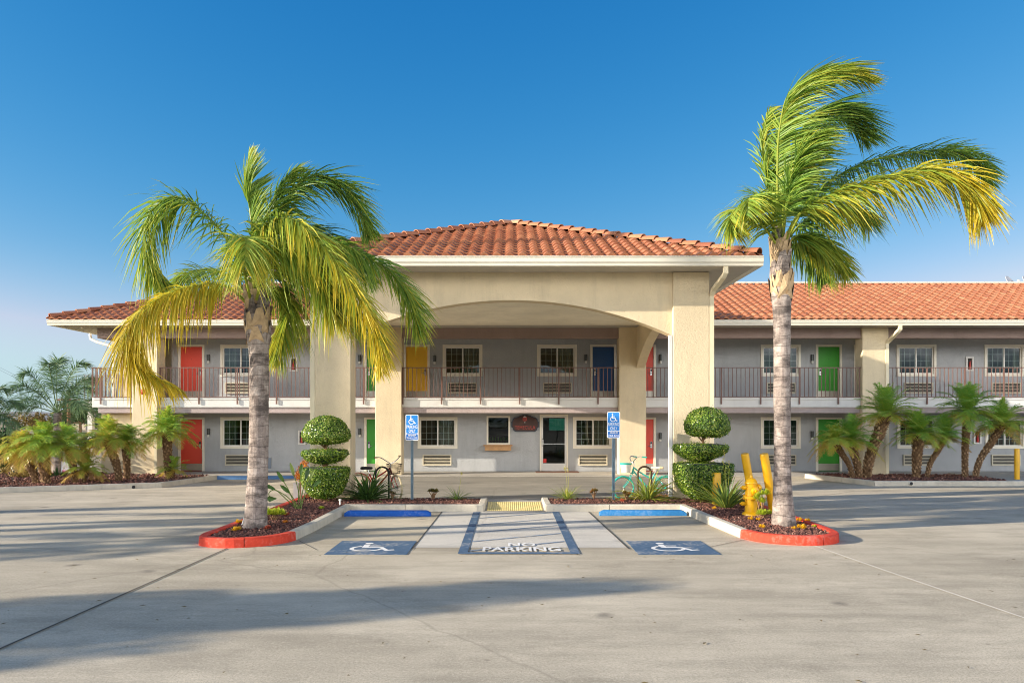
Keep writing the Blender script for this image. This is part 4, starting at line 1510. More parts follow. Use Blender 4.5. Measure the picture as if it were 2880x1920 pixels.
# ---- leafy masses
def leaf_cloud(mb, c, rad, n, size, rnd, hue=(.2, .8), shell=.45, low=-1.0):
    c = Vector(c)
    for _ in range(n):
        while True:
            v = Vector((rnd.uniform(-1, 1), rnd.uniform(-1, 1), rnd.uniform(-1, 1)))
            l = v.length
            if shell < l <= 1 and v.z > low:
                break
        p = c + Vector((v.x * rad[0], v.y * rad[1], v.z * rad[2]))
        nn = (v / l + Vector((rnd.gauss(0, .6), rnd.gauss(0, .6), rnd.gauss(0, .6)))).normalized()
        a = nn.cross(Vector((rnd.gauss(0, 1), rnd.gauss(0, 1), rnd.gauss(0, 1))))
        if a.length < .01:
            continue
        a.normalize(); b = nn.cross(a)
        s = size * rnd.uniform(.6, 1.3)
        mb.add([p - a * s, p + b * s * .45, p + a * s, p - b * s * .45], [(0, 1, 2, 3)], 0, max(0, min(1, rnd.uniform(*hue) + .25 * noise.noise(p * 2.2))))


def leafy_tree(name, label, base, height, rad, n, size, seed, mat='dark_leaf', hue=(.1, .8), cat='tree', grp=None, trunk_r=.14, clumps=9):
    rnd = random.Random(seed)
    base = Vector(base)
    root = thing(name, label, cat, base, 0, grp)
    c = base + UP * (height - rad[2])
    mb = MB()
    mb.tube([base - UP * .4, base.lerp(c, .5) + Vector((rnd.uniform(-.1, .1), 0, 0)), c], [trunk_r, trunk_r * .75, trunk_r * .3], 8)
    lf = MB()
    for k in range(clumps):
        v = Vector((rnd.gauss(0, .5), rnd.gauss(0, .5), rnd.gauss(0, .45)))
        if v.length > .85:
            v *= .85 / v.length
        cc = c + Vector((v.x * rad[0], v.y * rad[1], v.z * rad[2]))
        rr = [q * rnd.uniform(.34, .55) for q in rad]
        mb.tube([base.lerp(c, .55), cc], [trunk_r * .4, trunk_r * .1], 5)
        leaf_cloud(lf, cc, rr, n // clumps, size, rnd, hue, .25)
    mb.build('trunk', M['stem'], root, base)
    lf.build('crown', M[mat], root, base)
    return root


leafy_tree('dark_shrub', 'dark green bushy tree behind the street fence at the photo edge', P3(8, 1105, 33), 2.2, (1.2, 1.0, 1.0), 2600, .11, 41, trunk_r=.1)
leafy_tree('brown_tree', 'brownish tree rising behind the palms, in front of the hills', P3(93, 1085, 36), 2.9, (1.2, 1.0, .9), 1200, .09, 42, 'brown_leaf', (.1, .8), trunk_r=.1)
leafy_tree('green_shrub', 'dense green shrub between the bed and the tan stair block', P3(205, 1095, 27.6), 1.5, (.55, .4, .65), 1500, .055, 43, 'dark_leaf', (.4, .9), 'shrub', trunk_r=.05)
leafy_tree('dry_shrub', 'dry orange brown shrub by the street fence', P3(48, 1108, 26.5), .75, (.6, .4, .38), 900, .05, 44, 'brown_leaf', (.4, 1), 'shrub', trunk_r=.03)
leafy_tree('hillside_tree', 'far dark tree showing between the palm and the balcony', P3(185, 990, 90), 3.4, (3.2, 2, 1.7), 900, .28, 45, 'dark_leaf', (.3, .9), trunk_r=.2)

# ---- trees at the street side whose shadows lie across the lot
leafy_tree('street_tree', 'large leafy street tree casting the broad foreground shadow on the concrete', (-23.5, 2.75, 0), 7.9, (2.5, 1.25, 2.0), 4600, .17, 51, trunk_r=.25, clumps=18)
leafy_tree('street_tree', 'smaller street tree shading the near edge of the lot', (-19.0, 4.9, 0), 4.2, (1.5, .6, .9), 1500, .15, 53, trunk_r=.14, clumps=8)
for (x, y, hh, sd, lab, r) in ((-24.0, 8.4, 5.2, 61, 'street palm casting the middle shadow streak on the lot', .18), (-26.0, 10.6, 6.4, 62, 'taller street palm casting a long shadow streak across the far drive', .18)):
    simple_palm('queen_palm', lab, Vector((x, y, 0)), hh, r, 1.9, 15, .3, None, sd, Vector((.4, 0, 0)), .0, lw=.05, nl=44)
for (x, y, hh, r, sd, lab) in ((-30.0, 12.0, 24, .27, 64, 'very tall slim palm whose trunk shades the left porch pillar'), (-31.0, 5.93, 25, .13, 65, 'very tall slim palm whose thin trunk shadow crosses the parking stalls'),
                               (-29.0, 9.0, 26, .15, 66, 'very tall slim palm shading the far side of the drive')):
    simple_palm('fan_palm', lab, Vector((x, y, 0)), hh, r, 1.7, 12, .3, 'very tall slim street palms', sd, Vector((.3, 0, 0)), .0, lw=.07, nl=26)


# ---- topiaries
def topiary_tier(prof, seed, n, size, hue=(.2, .85)):
    """a body of revolution clipped from leaves: prof is (radius, height) from bottom to top"""
    rnd = random.Random(seed)
    mb = MB()
    lens = [math.hypot(prof[i + 1][0] - prof[i][0], prof[i + 1][1] - prof[i][1]) * (prof[i][0] + prof[i + 1][0]) for i in range(len(prof) - 1)]
    tot = sum(lens)
    for _ in range(n):
        q = rnd.uniform(0, tot); i = 0
        while q > lens[i] and i < len(lens) - 1:
            q -= lens[i]; i += 1
        u = q / max(1e-6, lens[i])
        r = prof[i][0] + (prof[i + 1][0] - prof[i][0]) * u; z = prof[i][1] + (prof[i + 1][1] - prof[i][1]) * u
        a = rnd.uniform(0, 2 * PI)
        dr, dz = prof[i + 1][0] - prof[i][0], prof[i + 1][1] - prof[i][1]
        l = math.hypot(dr, dz)
        nr, nz = dz / l, -dr / l
        lump = .018 * noise.noise((math.cos(a) * r * 4, math.sin(a) * r * 4, z * 4 + seed)) + .026 * noise.noise((math.cos(a) * r * 1.7, math.sin(a) * r * 1.7, z * 1.7 + seed * 3))
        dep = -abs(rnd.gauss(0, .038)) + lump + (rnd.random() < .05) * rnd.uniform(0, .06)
        rr = max(.01, r + nr * dep)
        p = Vector((math.cos(a) * rr, math.sin(a) * rr, z + nz * dep))
        nn = Vector((math.cos(a) * nr, math.sin(a) * nr, nz)) + Vector((rnd.gauss(0, .45), rnd.gauss(0, .45), rnd.gauss(0, .45)))
        nn.normalize()
        t = nn.cross(Vector((rnd.gauss(0, 1), rnd.gauss(0, 1), rnd.gauss(0, 1)))).normalized(); b = nn.cross(t)
        s = size * rnd.uniform(.6, 1.3)
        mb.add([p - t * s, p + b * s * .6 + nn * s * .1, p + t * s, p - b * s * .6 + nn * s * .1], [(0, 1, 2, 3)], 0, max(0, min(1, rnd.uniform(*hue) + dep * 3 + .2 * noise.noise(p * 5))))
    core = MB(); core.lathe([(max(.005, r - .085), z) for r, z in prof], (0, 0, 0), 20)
    return mb, core


def topiary(label, base, tiers, seed, stemx=0.0):
    root = thing('topiary', label, 'topiary', base, 0, 'three tiered topiaries beside the porch pillars')
    zt = max(t['z'] + t['p'][-1][1] for t in tiers)
    mb = MB()
    mb.tube([(0, 0, -.15), (.02, 0, .3), (-.02, 0, .7), (.03, 0, 1.05), (0, 0, zt - .25)], [.045, .04, .035, .03, .02], 8)
    rnd = random.Random(seed)
    for t in tiers:
        for k in range(6):
            a = k * 1.05 + rnd.random()
            rr = t['p'][1][0] * .6
            mb.tube([(0, 0, t['z'] - .10), (math.cos(a) * rr, math.sin(a) * rr, t['z'] + .07)], [.018, .010], 5)
    mb.build('stem', M['stem'], root, smooth=True)
    for i, t in enumerate(tiers):
        lf, core = topiary_tier(t['p'], seed + i, t['n'], t.get('s', .026), t.get('h', (.2, .85)))
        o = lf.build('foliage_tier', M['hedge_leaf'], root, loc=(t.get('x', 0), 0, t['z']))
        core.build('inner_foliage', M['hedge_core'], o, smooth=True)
    return root


bl = Vector((PX(746, 18.05), 18.05, .115))
zz_ = lambda y, Y: PZ(y, Y) - .115
Y = 18.05
topiary('three tiered clipped topiary with a broad dome on top, beside the left porch pillar', bl, [
    dict(z=zz_(1143, Y), x=0, n=15000, s=.020, h=(.16, .86), p=[(.02, 0), (.24, .0), (.40, .11), (.51, .31), (.565, .54), (.575, .66), (.55, .70), (.02, .712)]),
    dict(z=zz_(1064, Y), x=.0, n=8500, s=.020, h=(.16, .86), p=[(.02, 0), (.22, .0), (.42, .08), (.54, .20), (.54, .28), (.50, .315), (.02, .325)]),
    dict(z=zz_(1019, Y), x=.04, n=13500, s=.020, h=(.16, .86), p=[(.02, .02), (.30, .0), (.50, .06), (.57, .16), (.555, .29), (.47, .45), (.32, .58), (.15, .65), (.02, .665)]),
], 71)
Y = 17.9
br = Vector((PX(1613, Y), Y, .115))
topiary('three tiered clipped topiary with a rounded top, beside the short yellow bollard', br, [
    dict(z=zz_(1146, Y), x=.02, n=17000, s=.020, h=(.16, .86), p=[(.02, 0), (.26, .0), (.46, .14), (.62, .38), (.69, .60), (.70, .79), (.675, .825), (.02, .835)]),
    dict(z=zz_(1061, Y), x=-.03, n=9500, s=.020, h=(.16, .86), p=[(.02, -.02), (.15, .0), (.45, .12), (.62, .25), (.64, .36), (.60, .41), (.02, .425)]),
    dict(z=zz_(1003, Y), x=.10, n=11500, s=.020, h=(.16, .86), p=[(.02, .02), (.30, .0), (.46, .06), (.52, .17), (.515, .32), (.44, .50), (.30, .62), (.14, .68), (.02, .695)]),
], 75)


# ---- strap leaved clumps, grasses, succulents
def strap_clump(name, label, base, n, L, w, spread, seed, mat='strap_leaf', hue=(.1, .6), stalks=0, grp=None, cat='plant', flat=.35, stalkh=1.3):
    rnd = random.Random(seed)
    root = thing(name, label, cat, base, 0, grp)
    mb = MB()
    for k in range(n):
        az = rnd.uniform(0, 2 * PI); el = R(88 - (spread - 2) * rnd.random() ** .6)
        d = Vector((math.cos(az) * math.cos(el), math.sin(az) * math.cos(el) * .8, math.sin(el)))
        l = L * rnd.uniform(.65, 1.1)
        p = Vector((math.cos(az), math.sin(az), 0)) * rnd.uniform(0, .12 * L)
        dr = rnd.uniform(.05, .42) * flat / .35
        S = d.cross(UP)
        S = S.normalized() if S.length > .1 else Vector((1, 0, 0))
        S = (S + Vector((rnd.uniform(-.7, .7), rnd.uniform(-.7, .7), 0))).normalized()
        hu = rnd.uniform(*hue)
        P = []
        for i in range(6):
            s = i / 5
            P.append(p + d * l * s + (Vector((d.x, d.y, 0)) * .25 - UP * dr) * l * s ** 2.4)
        ww = [.6, .9, 1, .85, .55, .05]
        keel = UP * .12 * w
        vs = []
        for q, k2 in zip(P, ww):
            q.z = max(q.z, .02)
            vs += [q - S * w * k2 / 2 + keel * k2, q - keel * k2, q + S * w * k2 / 2 + keel * k2]
        mb.add(vs, [(3 * i + j, 3 * i + j + 1, 3 * i + j + 4, 3 * i + j + 3) for i in range(5) for j in (0, 1)], 0, hu)
    mb.build('leaves', M[mat], root)
    if stalks:
        sb = MB()
        for k in range(stalks):
            a = rnd.uniform(0, 6.28)
            tip = Vector((math.cos(a) * .22 * L, math.sin(a) * .15 * L, L * stalkh * rnd.uniform(.8, 1.05)))
            C = crom([(0, 0, 0), tip * .5 + Vector((.02, 0, .04)), tip], 8)
            sb.tube(C, [.006 - .004 * i / 8 for i in range(9)], 5, 0, .8)
            for q in range(12):
                p = C[7].lerp(C[8], q / 12)
                e = Vector((rnd.gauss(0, .02), rnd.gauss(0, .02), rnd.uniform(0, .03)))
                sb.tube([p, p + e], [.004, .007], 4, 0, .9)
        sb.build('flower_stalk', M[mat], root)
    return root


strap_clump('agapanthus', 'dark green strap leaved clump growing in front of the red bicycle', G(844, 1147.5, .115), 130, .95, .046, 80, 81, hue=(.05, .5))
strap_clump('flax_plant', 'variegated yellow green strap leaved clump in front of the teal bicycle', G(1487, 1148, .115), 115, .95, .042, 84, 82, hue=(.5, 1.0), flat=.45)
strap_clump('agapanthus', 'tall strap leaved clump with thin flower stalks hiding the short yellow bollard', G(1668, 1167, .115), 105, .92, .04, 58, 83, hue=(.25, .8), stalks=3)
strap_clump('grass_tuft', 'thin green grass tuft nearest the ramp on the bicycle rack side of the red bicycle', G(1050, 1148, .115), 70, .46, .012, 70, 84, hue=(.3, .6), stalks=1, stalkh=1.7)
strap_clump('grass_tuft', 'pale green grass tuft with a tall seed stalk, on the teal bicycle side', G(1303, 1147, .115), 80, .50, .014, 72, 85, hue=(.5, .85), stalks=2, stalkh=1.7)


def paradise(label, base, seed):
    rnd = random.Random(seed)
    root = thing('bird_of_paradise', label, 'plant', base)
    mb = MB(); sm = MB()
    leaves = [((-.50, -.05, .42), 1.0), ((-.33, 0, .58), .9), ((-.12, .05, .70), 1.0), ((.03, -.02, .74), .8), ((.20, .05, .60), .9), ((.30, 0, .48), .7), ((-.2, -.1, .36), .8), ((.1, .1, .62), .9)]
    for (t, k) in leaves:
        t = Vector(t)
        b = Vector((rnd.uniform(-.06, .06), rnd.uniform(-.05, .05), 0))
        C = crom([b, b.lerp(t, .55) + UP * .05, t], 6)
        sm.tube(C, .010, 5, 0, .5)
        d = (t - C[4]).normalized()
        S = d.cross(Vector((rnd.uniform(-.4, .4), -1, .2))).normalized()
        nrm = S.cross(d)
        l = .34 * k
        P = [t + d * l * s - UP * .10 * l * s * s for s in (0, .2, .5, .8, 1)]
        ww = [.012, .034, .042, .030, .003]
        vs = []
        for q, w2 in zip(P, ww):
            vs += [q - S * w2 + nrm * .02, q, q + S * w2 + nrm * .02]
        mb.add(vs, [(3 * i + j, 3 * i + j + 1, 3 * i + j + 4, 3 * i + j + 3) for i in range(4) for j in (0, 1)], 0, rnd.uniform(.1, .6))
    C = crom([(-.05, 0, 0), (-.25, -.1, .22), (-.48, -.1, .42), (-.62, -.1, .36), (-.60, -.1, .24)], 14)
    sm.tube(C, .010, 5, 0, .5)
    sm.build('stalk', M['strap_leaf'], root); mb.build('leaf', M['strap_leaf'], root)
    t = MB(); leaf = C[-1]
    t.add([leaf + Vector((-.09, 0, 0)), leaf + Vector((0, -.03, .06)), leaf + Vector((.16, 0, 0)), leaf + Vector((0, -.03, -.07))], [(0, 1, 2, 3)], 0, .3)
    t.build('leaf', M['strap_leaf'], root)
    return root


paradise('paddle leaved bird of paradise plant with one stalk bent over, before the dome topiary', G(688, 1169, .115), 86)


def rosette(name, label, base, r, mat, seed, n=5, grp=None, stem=0.0, cat='succulent', hue=(.2, 1), spread=.6, needle=False):
    """a few leafy rosettes on short stems"""
    rnd = random.Random(seed)
    root = thing(name, label, cat, base, 0, grp)
    mb = MB(); sb = MB()
    for k in range(n):
        a = k * 2.4; q = r * spread * math.sqrt((k + .3) / n)
        c = Vector((math.cos(a) * q, math.sin(a) * q, stem * rnd.uniform(.6, 1.0) + r * .25))
        if stem:
            sb.tube([(0, 0, -.05), c * .5 + UP * .02, c], [.016, .012, .009], 6)
        rr = r * rnd.uniform(.40, .62)
        for i in range(26 if not needle else 60):
            az = i * 2.4; el = R(88 - 85 * (i / (26 if not needle else 60)))
            d = Vector((math.cos(az) * math.cos(el), math.sin(az) * math.cos(el), math.sin(el)))
            S = d.cross(UP)
            S = S.normalized() if S.length > .1 else Vector((1, 0, 0))
            w = rr * (.34 if not needle else .12)
            L = rr * rnd.uniform(.8, 1.1)
            mb.add([c, c + d * L * .6 - S * w / 2, c + d * L + UP * L * .1, c + d * L * .6 + S * w / 2], [(0, 1, 2, 3)], 0, max(0, min(1, rnd.uniform(*hue))))
    if stem:
        sb.build('stem', M['stem'], root)
    mb.build('leaves', M[mat], root)
    return root


rosette('stonecrop', 'bright lime green spiky ball shaped succulent behind the left palm trunk', G(629, 1194, .115), .24, 'lime_leaf', 91, 9, None, .06, spread=.7, needle=True)
rosette('stonecrop', 'bright lime green spiky ball shaped succulent between the hydrant and the right palm trunk', G(1755, 1190, .115), .19, 'lime_leaf', 92, 9, None, .05, spread=.7, needle=True)
rosette('aeonium', 'pale green succulent on a tall bare stem leaning over the front of the hydrant', G(1747, 1187, .115) + Vector((-.02, -.08, 0)), .19, 'lime_leaf', 93, 7, None, .42, spread=.6, needle=True)
rosette('jade_plant', 'small upright dark green succulent near the left parking sign', G(995, 1146.5, .115), .16, 'bronze_leaf', 94, 6, None, .16, hue=(0, .6), spread=.7)
rosette('jade_plant', 'small bronze tipped succulent on a stem, nearest the lobby window side of the ramp', G(1364, 1143.5, .115), .14, 'bronze_leaf', 95, 6, None, .14, hue=(.2, 1), spread=.6)
rosette('jade_plant', 'bronze tipped succulent on a stem beside the foot of the right parking sign', G(1439, 1150, .115), .13, 'bronze_leaf', 96, 6, None, .15, hue=(.2, 1), spread=.6)
rosette('jade_plant', 'straggly bare stemmed succulent at the foot of the red bicycle front wheel', G(901, 1148, .115), .11, 'bronze_leaf', 97, 4, None, .16, hue=(0, .5), spread=.9)
rosette('echeveria', 'flat red rosette lying in the mulch by the right parking sign', G(1430, 1153, .115), .10, 'red_leaf', 98, 3)
for (x, y, r, mat, lab) in ((547, 1203, .11, 'yellow_leaf', 'yellow flowering succulent close to the back of the left palm trunk'),
                            (541, 1221, .12, 'yellow_leaf', 'yellow flowering succulent at the front tip of the left red kerb'),
                            (613, 1217, .11, 'red_leaf', 'pale pink rosette in front of the left palm trunk'),
                            (656, 1186, .10, 'red_leaf', 'red rosette behind the lime green ball succulent'),
                            (654, 1202, .08, 'orange_leaf', 'small orange rosette to the side of the left palm trunk'),
                            (738, 1170, .10, 'lime_leaf', 'pale lime cushion succulent beside the inner kerb of the left island'),
                            (1724, 1195, .10, 'yellow_leaf', 'yellow flowering succulent just in front of the hydrant'),
                            (1742, 1196, .08, 'yellow_leaf', 'small yellow succulent between hydrant and right palm trunk'),
                            (1751, 1214, .10, 'yellow_leaf', 'yellow succulent closest to the right inner kerb'),
                            (1823, 1216, .08, 'yellow_leaf', 'small yellow succulent right at the front of the right palm trunk'),
                            (1841, 1217, .15, 'yellow_leaf', 'largest yellow flowering succulent at the tip of the right red kerb'),
                            (1836, 1198, .10, 'yellow_leaf', 'yellow flowering succulent half behind the right palm trunk'),
                            (1855, 1199, .09, 'yellow_leaf', 'yellow succulent against the outer right red kerb'),
                            (1870, 1211, .07, 'lime_leaf', 'tiny pale succulent at the outer end of the right island'),
                            (1640, 1170, .09, 'yellow_leaf', 'low yellow green succulent at the foot of the right topiary')):
    rosette('succulent', lab, G(x, y, .115), r, mat, int(x + y), 4, None)
leafy_tree('orange_shrub', 'orange leaved shrub peeping out behind the left topiary', Vector((PX(694, 18.5), 18.45, .1)), .93, (.22, .2, .26), 900, .026, 47, 'orange_leaf', (.2, 1), 'shrub', trunk_r=.02, clumps=6)
leafy_tree('red_shrub', 'low red brown shrub at the foot of the left topiary', G(717, 1149, .115), .30, (.17, .14, .12), 420, .025, 48, 'red_leaf', (0, .7), 'shrub', trunk_r=.02, clumps=5)
strap_clump('agave', 'grey green agave at the back of the left bed near the pale palm trunk', P3(132, 1100, 26.8), 36, .55, .07, 60, 87, hue=(.1, .35))
SUN_E, SUN_C = 4.4, (1.0, .885, .73)
SKY_S, SKY_P, EXPO = .112, (0, 1.0, .3, 3.0), 1.1
SKY_CH = ((.60, 2.6, 2.15), (1.05, 1.07, .71), (1.25, .65, .775))
FILL_CLOUD, HAZE = 4.8, (.54, .74, .92, .45)  # brightness of the added fill cloud, then the horizon haze
# ================================================================== OBJECTS
# ---- parking signs
M['sign_blue'] = paint('sign_blue', '1f86d8', .4, .05, 4)
M['sign_white'] = paint('sign_white', 'f0f2f2', .4, .02)
M['post_steel'] = paint('post_steel', '6d8290', .45, .15, 8, metallic=.7)


def rrect(x0, x1, y0, y1, r, n=6):
    return arc(x1 - r, y1 - r, r, 0, 90, n) + arc(x0 + r, y1 - r, r, 90, 180, n) + arc(x0 + r, y0 + r, r, 180, 270, n) + arc(x1 - r, y0 + r, r, 270, 360, n)


def parking_sign(label, base, ztop):
    root = thing('parking_sign', label, 'sign', base, 0, 'accessible parking signs in the front beds')
    h = ztop - base.z
    m = MB()
    # perforated U channel post
    m.box(-.030, .030, .012, .016, -.3, h - .02, 0)
    m.box(-.032, -.027, -.018, .0115, -.3, h - .02, 0); m.box(.027, .032, -.018, .0115, -.3, h - .02, 0)
    for i in range(56):
        z = .02 + i * .026
        m.box(-.006, .006, .0085, .0115, z, z + .011, 1)
    m.build('post', [M['post_steel'], M['black']], root)
    m = MB()
    P = rrect(-.152, .152, h - .612, h, .03)
    m.prism_y(P[::-1], -.024, -.020, 0)
    fx = lambda k: (lambda x, y, *a: (x, -.0242 - k * .0003 - (a[0] * .0002 if a else 0), h - .612 + y))
    pl = m.build('plate', [M['sign_white']], root)
    m = MB()
    P = rrect(-.136, .136, .168, .596, .02)
    m.add([fx(1)(x, y) for x, y in P], [tuple(reversed(range(len(P))))], 0)
    P = rrect(-.136, .136, .016, .155, .018)
    m.add([fx(1)(x, y) for x, y in P], [tuple(reversed(range(len(P))))], 1)
    m2 = MB()
    M.setdefault('sign_blue2', paint('sign_blue_dark', '1868bb', .4, .05, 4))
    m.build('sign_face', [M['sign_blue'], M['sign_blue2']], pl)
    access_symbol(lambda x, y, k: fx(3)(-.105 + x * .215, .375 + y * .205, k), m2, 0)
    m2.build('symbol', [M['sign_white']], pl)
    m2 = MB()
    text_into(m2, 'PARKING', fx(3), -.127, .127, .283, .362, 0, .008)
    text_into(m2, 'ONLY', fx(3), -.075, .085, .186, .265, 0, .008)
    text_into(m2, 'MINIMUM', fx(3), -.085, .095, .098, .143, 0, .006)
    text_into(m2, 'FINE $250', fx(3), -.115, .122, .030, .078, 0, .006)
    m2.build('lettering', [M['sign_white']], pl)


def sign_at(label, cx, ytop, ybase):
    b = G(cx, ybase, .115)
    parking_sign(label, b, PZ(ytop, b.y))


sign_at('blue and white accessible parking sign on a steel post, standing beside the red bicycle', 946.5, 951.5, 1148.5)
sign_at('blue and white accessible parking sign on a steel post, standing beside the teal bicycle', 1409, 945.5, 1149)

# ---- wheel stops
M['stop_blue'] = marking('stop_blue', '1a58b0', .18)
M['stop_blue2'] = marking('stop_blue_pale', '2f7ab4', .18)


def wheel_stop(label, x0, x1, y, mat):
    org = Vector(((x0 + x1) / 2, y, .0))
    L = (x1 - x0) / 2
    prof = [(-.085, 0), (-.085, .05), (-.065, .105), (-.045, .115), (.045, .115), (.065, .105), (.085, .05), (.085, 0)]
    m = MB()
    rings = [(-L, .0), (-L, .55), (-L + .06, .9), (-L + .11, 1), (L - .11, 1), (L - .06, .9), (L, .55), (L, .0)]
    vs = []
    for x, k in rings:
        for (yy, z) in prof:
            vs.append((org.x + x, org.y + yy, .004 + z * k))
    n = len(prof)
    fs = [(i * n + j, i * n + j + 1, (i + 1) * n + j + 1, (i + 1) * n + j) for i in range(len(rings) - 1) for j in range(n - 1)]
    m.add(vs, [tuple(reversed(f)) for f in fs], 0)
    o = m.build('wheel_stop', mat, None, org, loc=org, smooth=True)
    tag(o, label, 'wheel stop', 'blue concrete wheel stops at the head of the stalls')


wheel_stop('deep blue concrete wheel stop at the head of the stall by the red bicycle', -3.46, -1.65, 16.42, M['stop_blue'])
wheel_stop('paler sunlit blue concrete wheel stop at the head of the stall by the teal bicycle', 1.90, 3.73, 16.50, M['stop_blue2'])

# ---- bollards
M['yellow'] = paint('bollard_yellow', 'e8ae14', .38, .07, 3, dirt=.08)


def bollard(label, base, top, r, grp='yellow steel bollards'):
    base, top = Vector(base), Vector(top)
    m = MB()
    d = (top - base)
    m.tube([base - d * .05, base + d * .97, top - d.normalized() * .012, top], [r, r, r * .95, r * .82], 20)
    tag(m.build('bollard', M['yellow'], None, base, smooth=True, loc=base), label, 'bollard', grp)


bollard('tilted yellow bollard rising behind the hydrant', (5.30, 16.9, .1), P3(1710.5, 1041, 16.75), .085)
bollard('tilted yellow bollard just beside the right palm trunk', (5.34, 15.75, .1), P3(1754.5, 1041, 15.6), .085)
bollard('short yellow bollard half hidden by the strap leaved clump', (PX(1646, 17.35), 17.35, .1), P3(1645.5, 1084, 17.3), .10)
b = G(2336, 1100, .135)
bollard('straight thin yellow bollard on the corner of the right bed pavement', b, (b.x, b.y, PZ(1030, b.y)), .075)

# ---- hydrant
M['hydrant'] = paint('hydrant_yellow', 'efb40c', .32, .06, 4)
hb = G(1725, 1183, .115)
hy = thing('fire_hydrant', 'yellow fire hydrant standing in the mulch of the right island', 'hydrant', hb, R(12))
m = MB()
m.lathe([(.175, -.1), (.175, .03), (.165, .05), (.125, .075), (.118, .30), (.118, .33), (.16, .335), (.16, .36), (.16, .365), (.16, .39), (.118, .395), (.112, .48), (.112, .62), (.125, .635), (.125, .655), (.115, .67), (.10, .71), (.07, .74), (.03, .755), (.026, .80), (.0, .80)], (0, 0, 0), 28)
m.build('barrel', M['hydrant'], hy, smooth=True)
for k in range(8):
    a = k * PI / 4 + .2
    m = MB(); m.lathe([(.016, .31), (.016, .415), (.0, .415)], (math.cos(a) * .143, math.sin(a) * .143, 0), 6); m.build('bolt', M['hydrant'], hy)
for (sx, z, r, l) in ((1, .555, .072, .19), (-1, .56, .045, .19), (1, .24, .060, .20), (-1, .24, .040, .21)):
    m = MB()
    prof = [(r * .8, .08), (r * .8, l - .06), (r, l - .06), (r, l - .01), (r * .9, l), (r * .38, l + .002), (r * .38, l + .035), (0, l + .035)]
    m.lathe([(q, sx * s) for q, s in (prof if sx > 0 else prof)], (0, 0, z), 18, axis='X')
    m.build('outlet', M['hydrant'], hy, smooth=True)
m = MB(); m.lathe([(.062, -.08), (.062, -.15), (.078, -.15), (.078, -.19), (.06, -.20), (.025, -.2), (.025, -.23), (0, -.23)], (0, 0, .50), 18, axis='Y'); m.build('outlet', M['hydrant'], hy, smooth=True)
m = MB(); m.tube(crom([(.2, -.03, .52), (.19, -.10, .43), (.10, -.13, .46), (0, -.12, .47)], 10), .006, 5); m.build('chain', M['chrome'], hy)

# ---- small things in the islands
M['pvc'] = paint('pvc_white', 'dedcd4', .5, .06, 4)
b = Vector((PX(680, 18.7), 18.7, .1)); m = MB(); m.box(b.x - .055, b.x + .055, b.y - .04, b.y + .04, .0, PZ(1111, 18.7)); m.box(b.x - .065, b.x + .065, b.y - .05, b.y + .05, PZ(1111, 18.7), PZ(1111, 18.7) + .02)
tag(m.build('marker_post', M['pvc'], None, b, loc=b), 'low white square post behind the bird of paradise plant', 'post')
b = G(556, 1206, .115); t_ = P3(568.5, 1164, b.y + .02); m = MB(); m.tube([b - (t_ - b) * .1, t_], .016, 6)
tag(m.build('stake', M['pvc'], None, b, loc=b), 'thin white stake leaning on the left palm trunk', 'stake')
b = G(781, 1160, .115); m = MB(); m.lathe([(.018, -.05), (.018, .10), (.03, .105), (.03, .14), (0, .145)], b, 10)
tag(m.build('sprinkler', M['pvc'], None, b, smooth=True, loc=b), 'short pale sprinkler riser by the corner of the left inner kerb', 'sprinkler')
for (x, y, lab) in ((306.7, 1118, 'black drain pipe mouth in the kerb of the left bed'), (2092.7, 1110, 'black drain pipe mouth in the kerb of the right bed')):
    Yk = 23.38 if x > 1000 else PX(x, 23.4) and (H - .02) * F / (y - CY)
    if x > 1000:
        c = Vector((PX(x, 23.40), 23.40, PZ(y, 23.40))); d = Vector((0, -1, 0))
    else:
        d = Vector((2.22, -3.52, 0)).normalized()
        tt = None
        # where the view ray meets the kerb face
        for k in range(400):
            Yk = 21 + k * .01
            if PX(x, Yk) <= -14.2 + (Yk - 21.76) * 3.52 / 2.22:
                break
        c = Vector((PX(x, Yk), Yk, PZ(y, Yk)))
    a = MB(); a.tube([c - d * .12, c + d * .022], .052, 16, 0, caps=False); a.tube([c + d * .010, c + d * .0105], .05, 16, 1)
    tag(a.build('drain_pipe', [M['pvc'], M['black']], None, c, loc=c), lab, 'drain pipe')

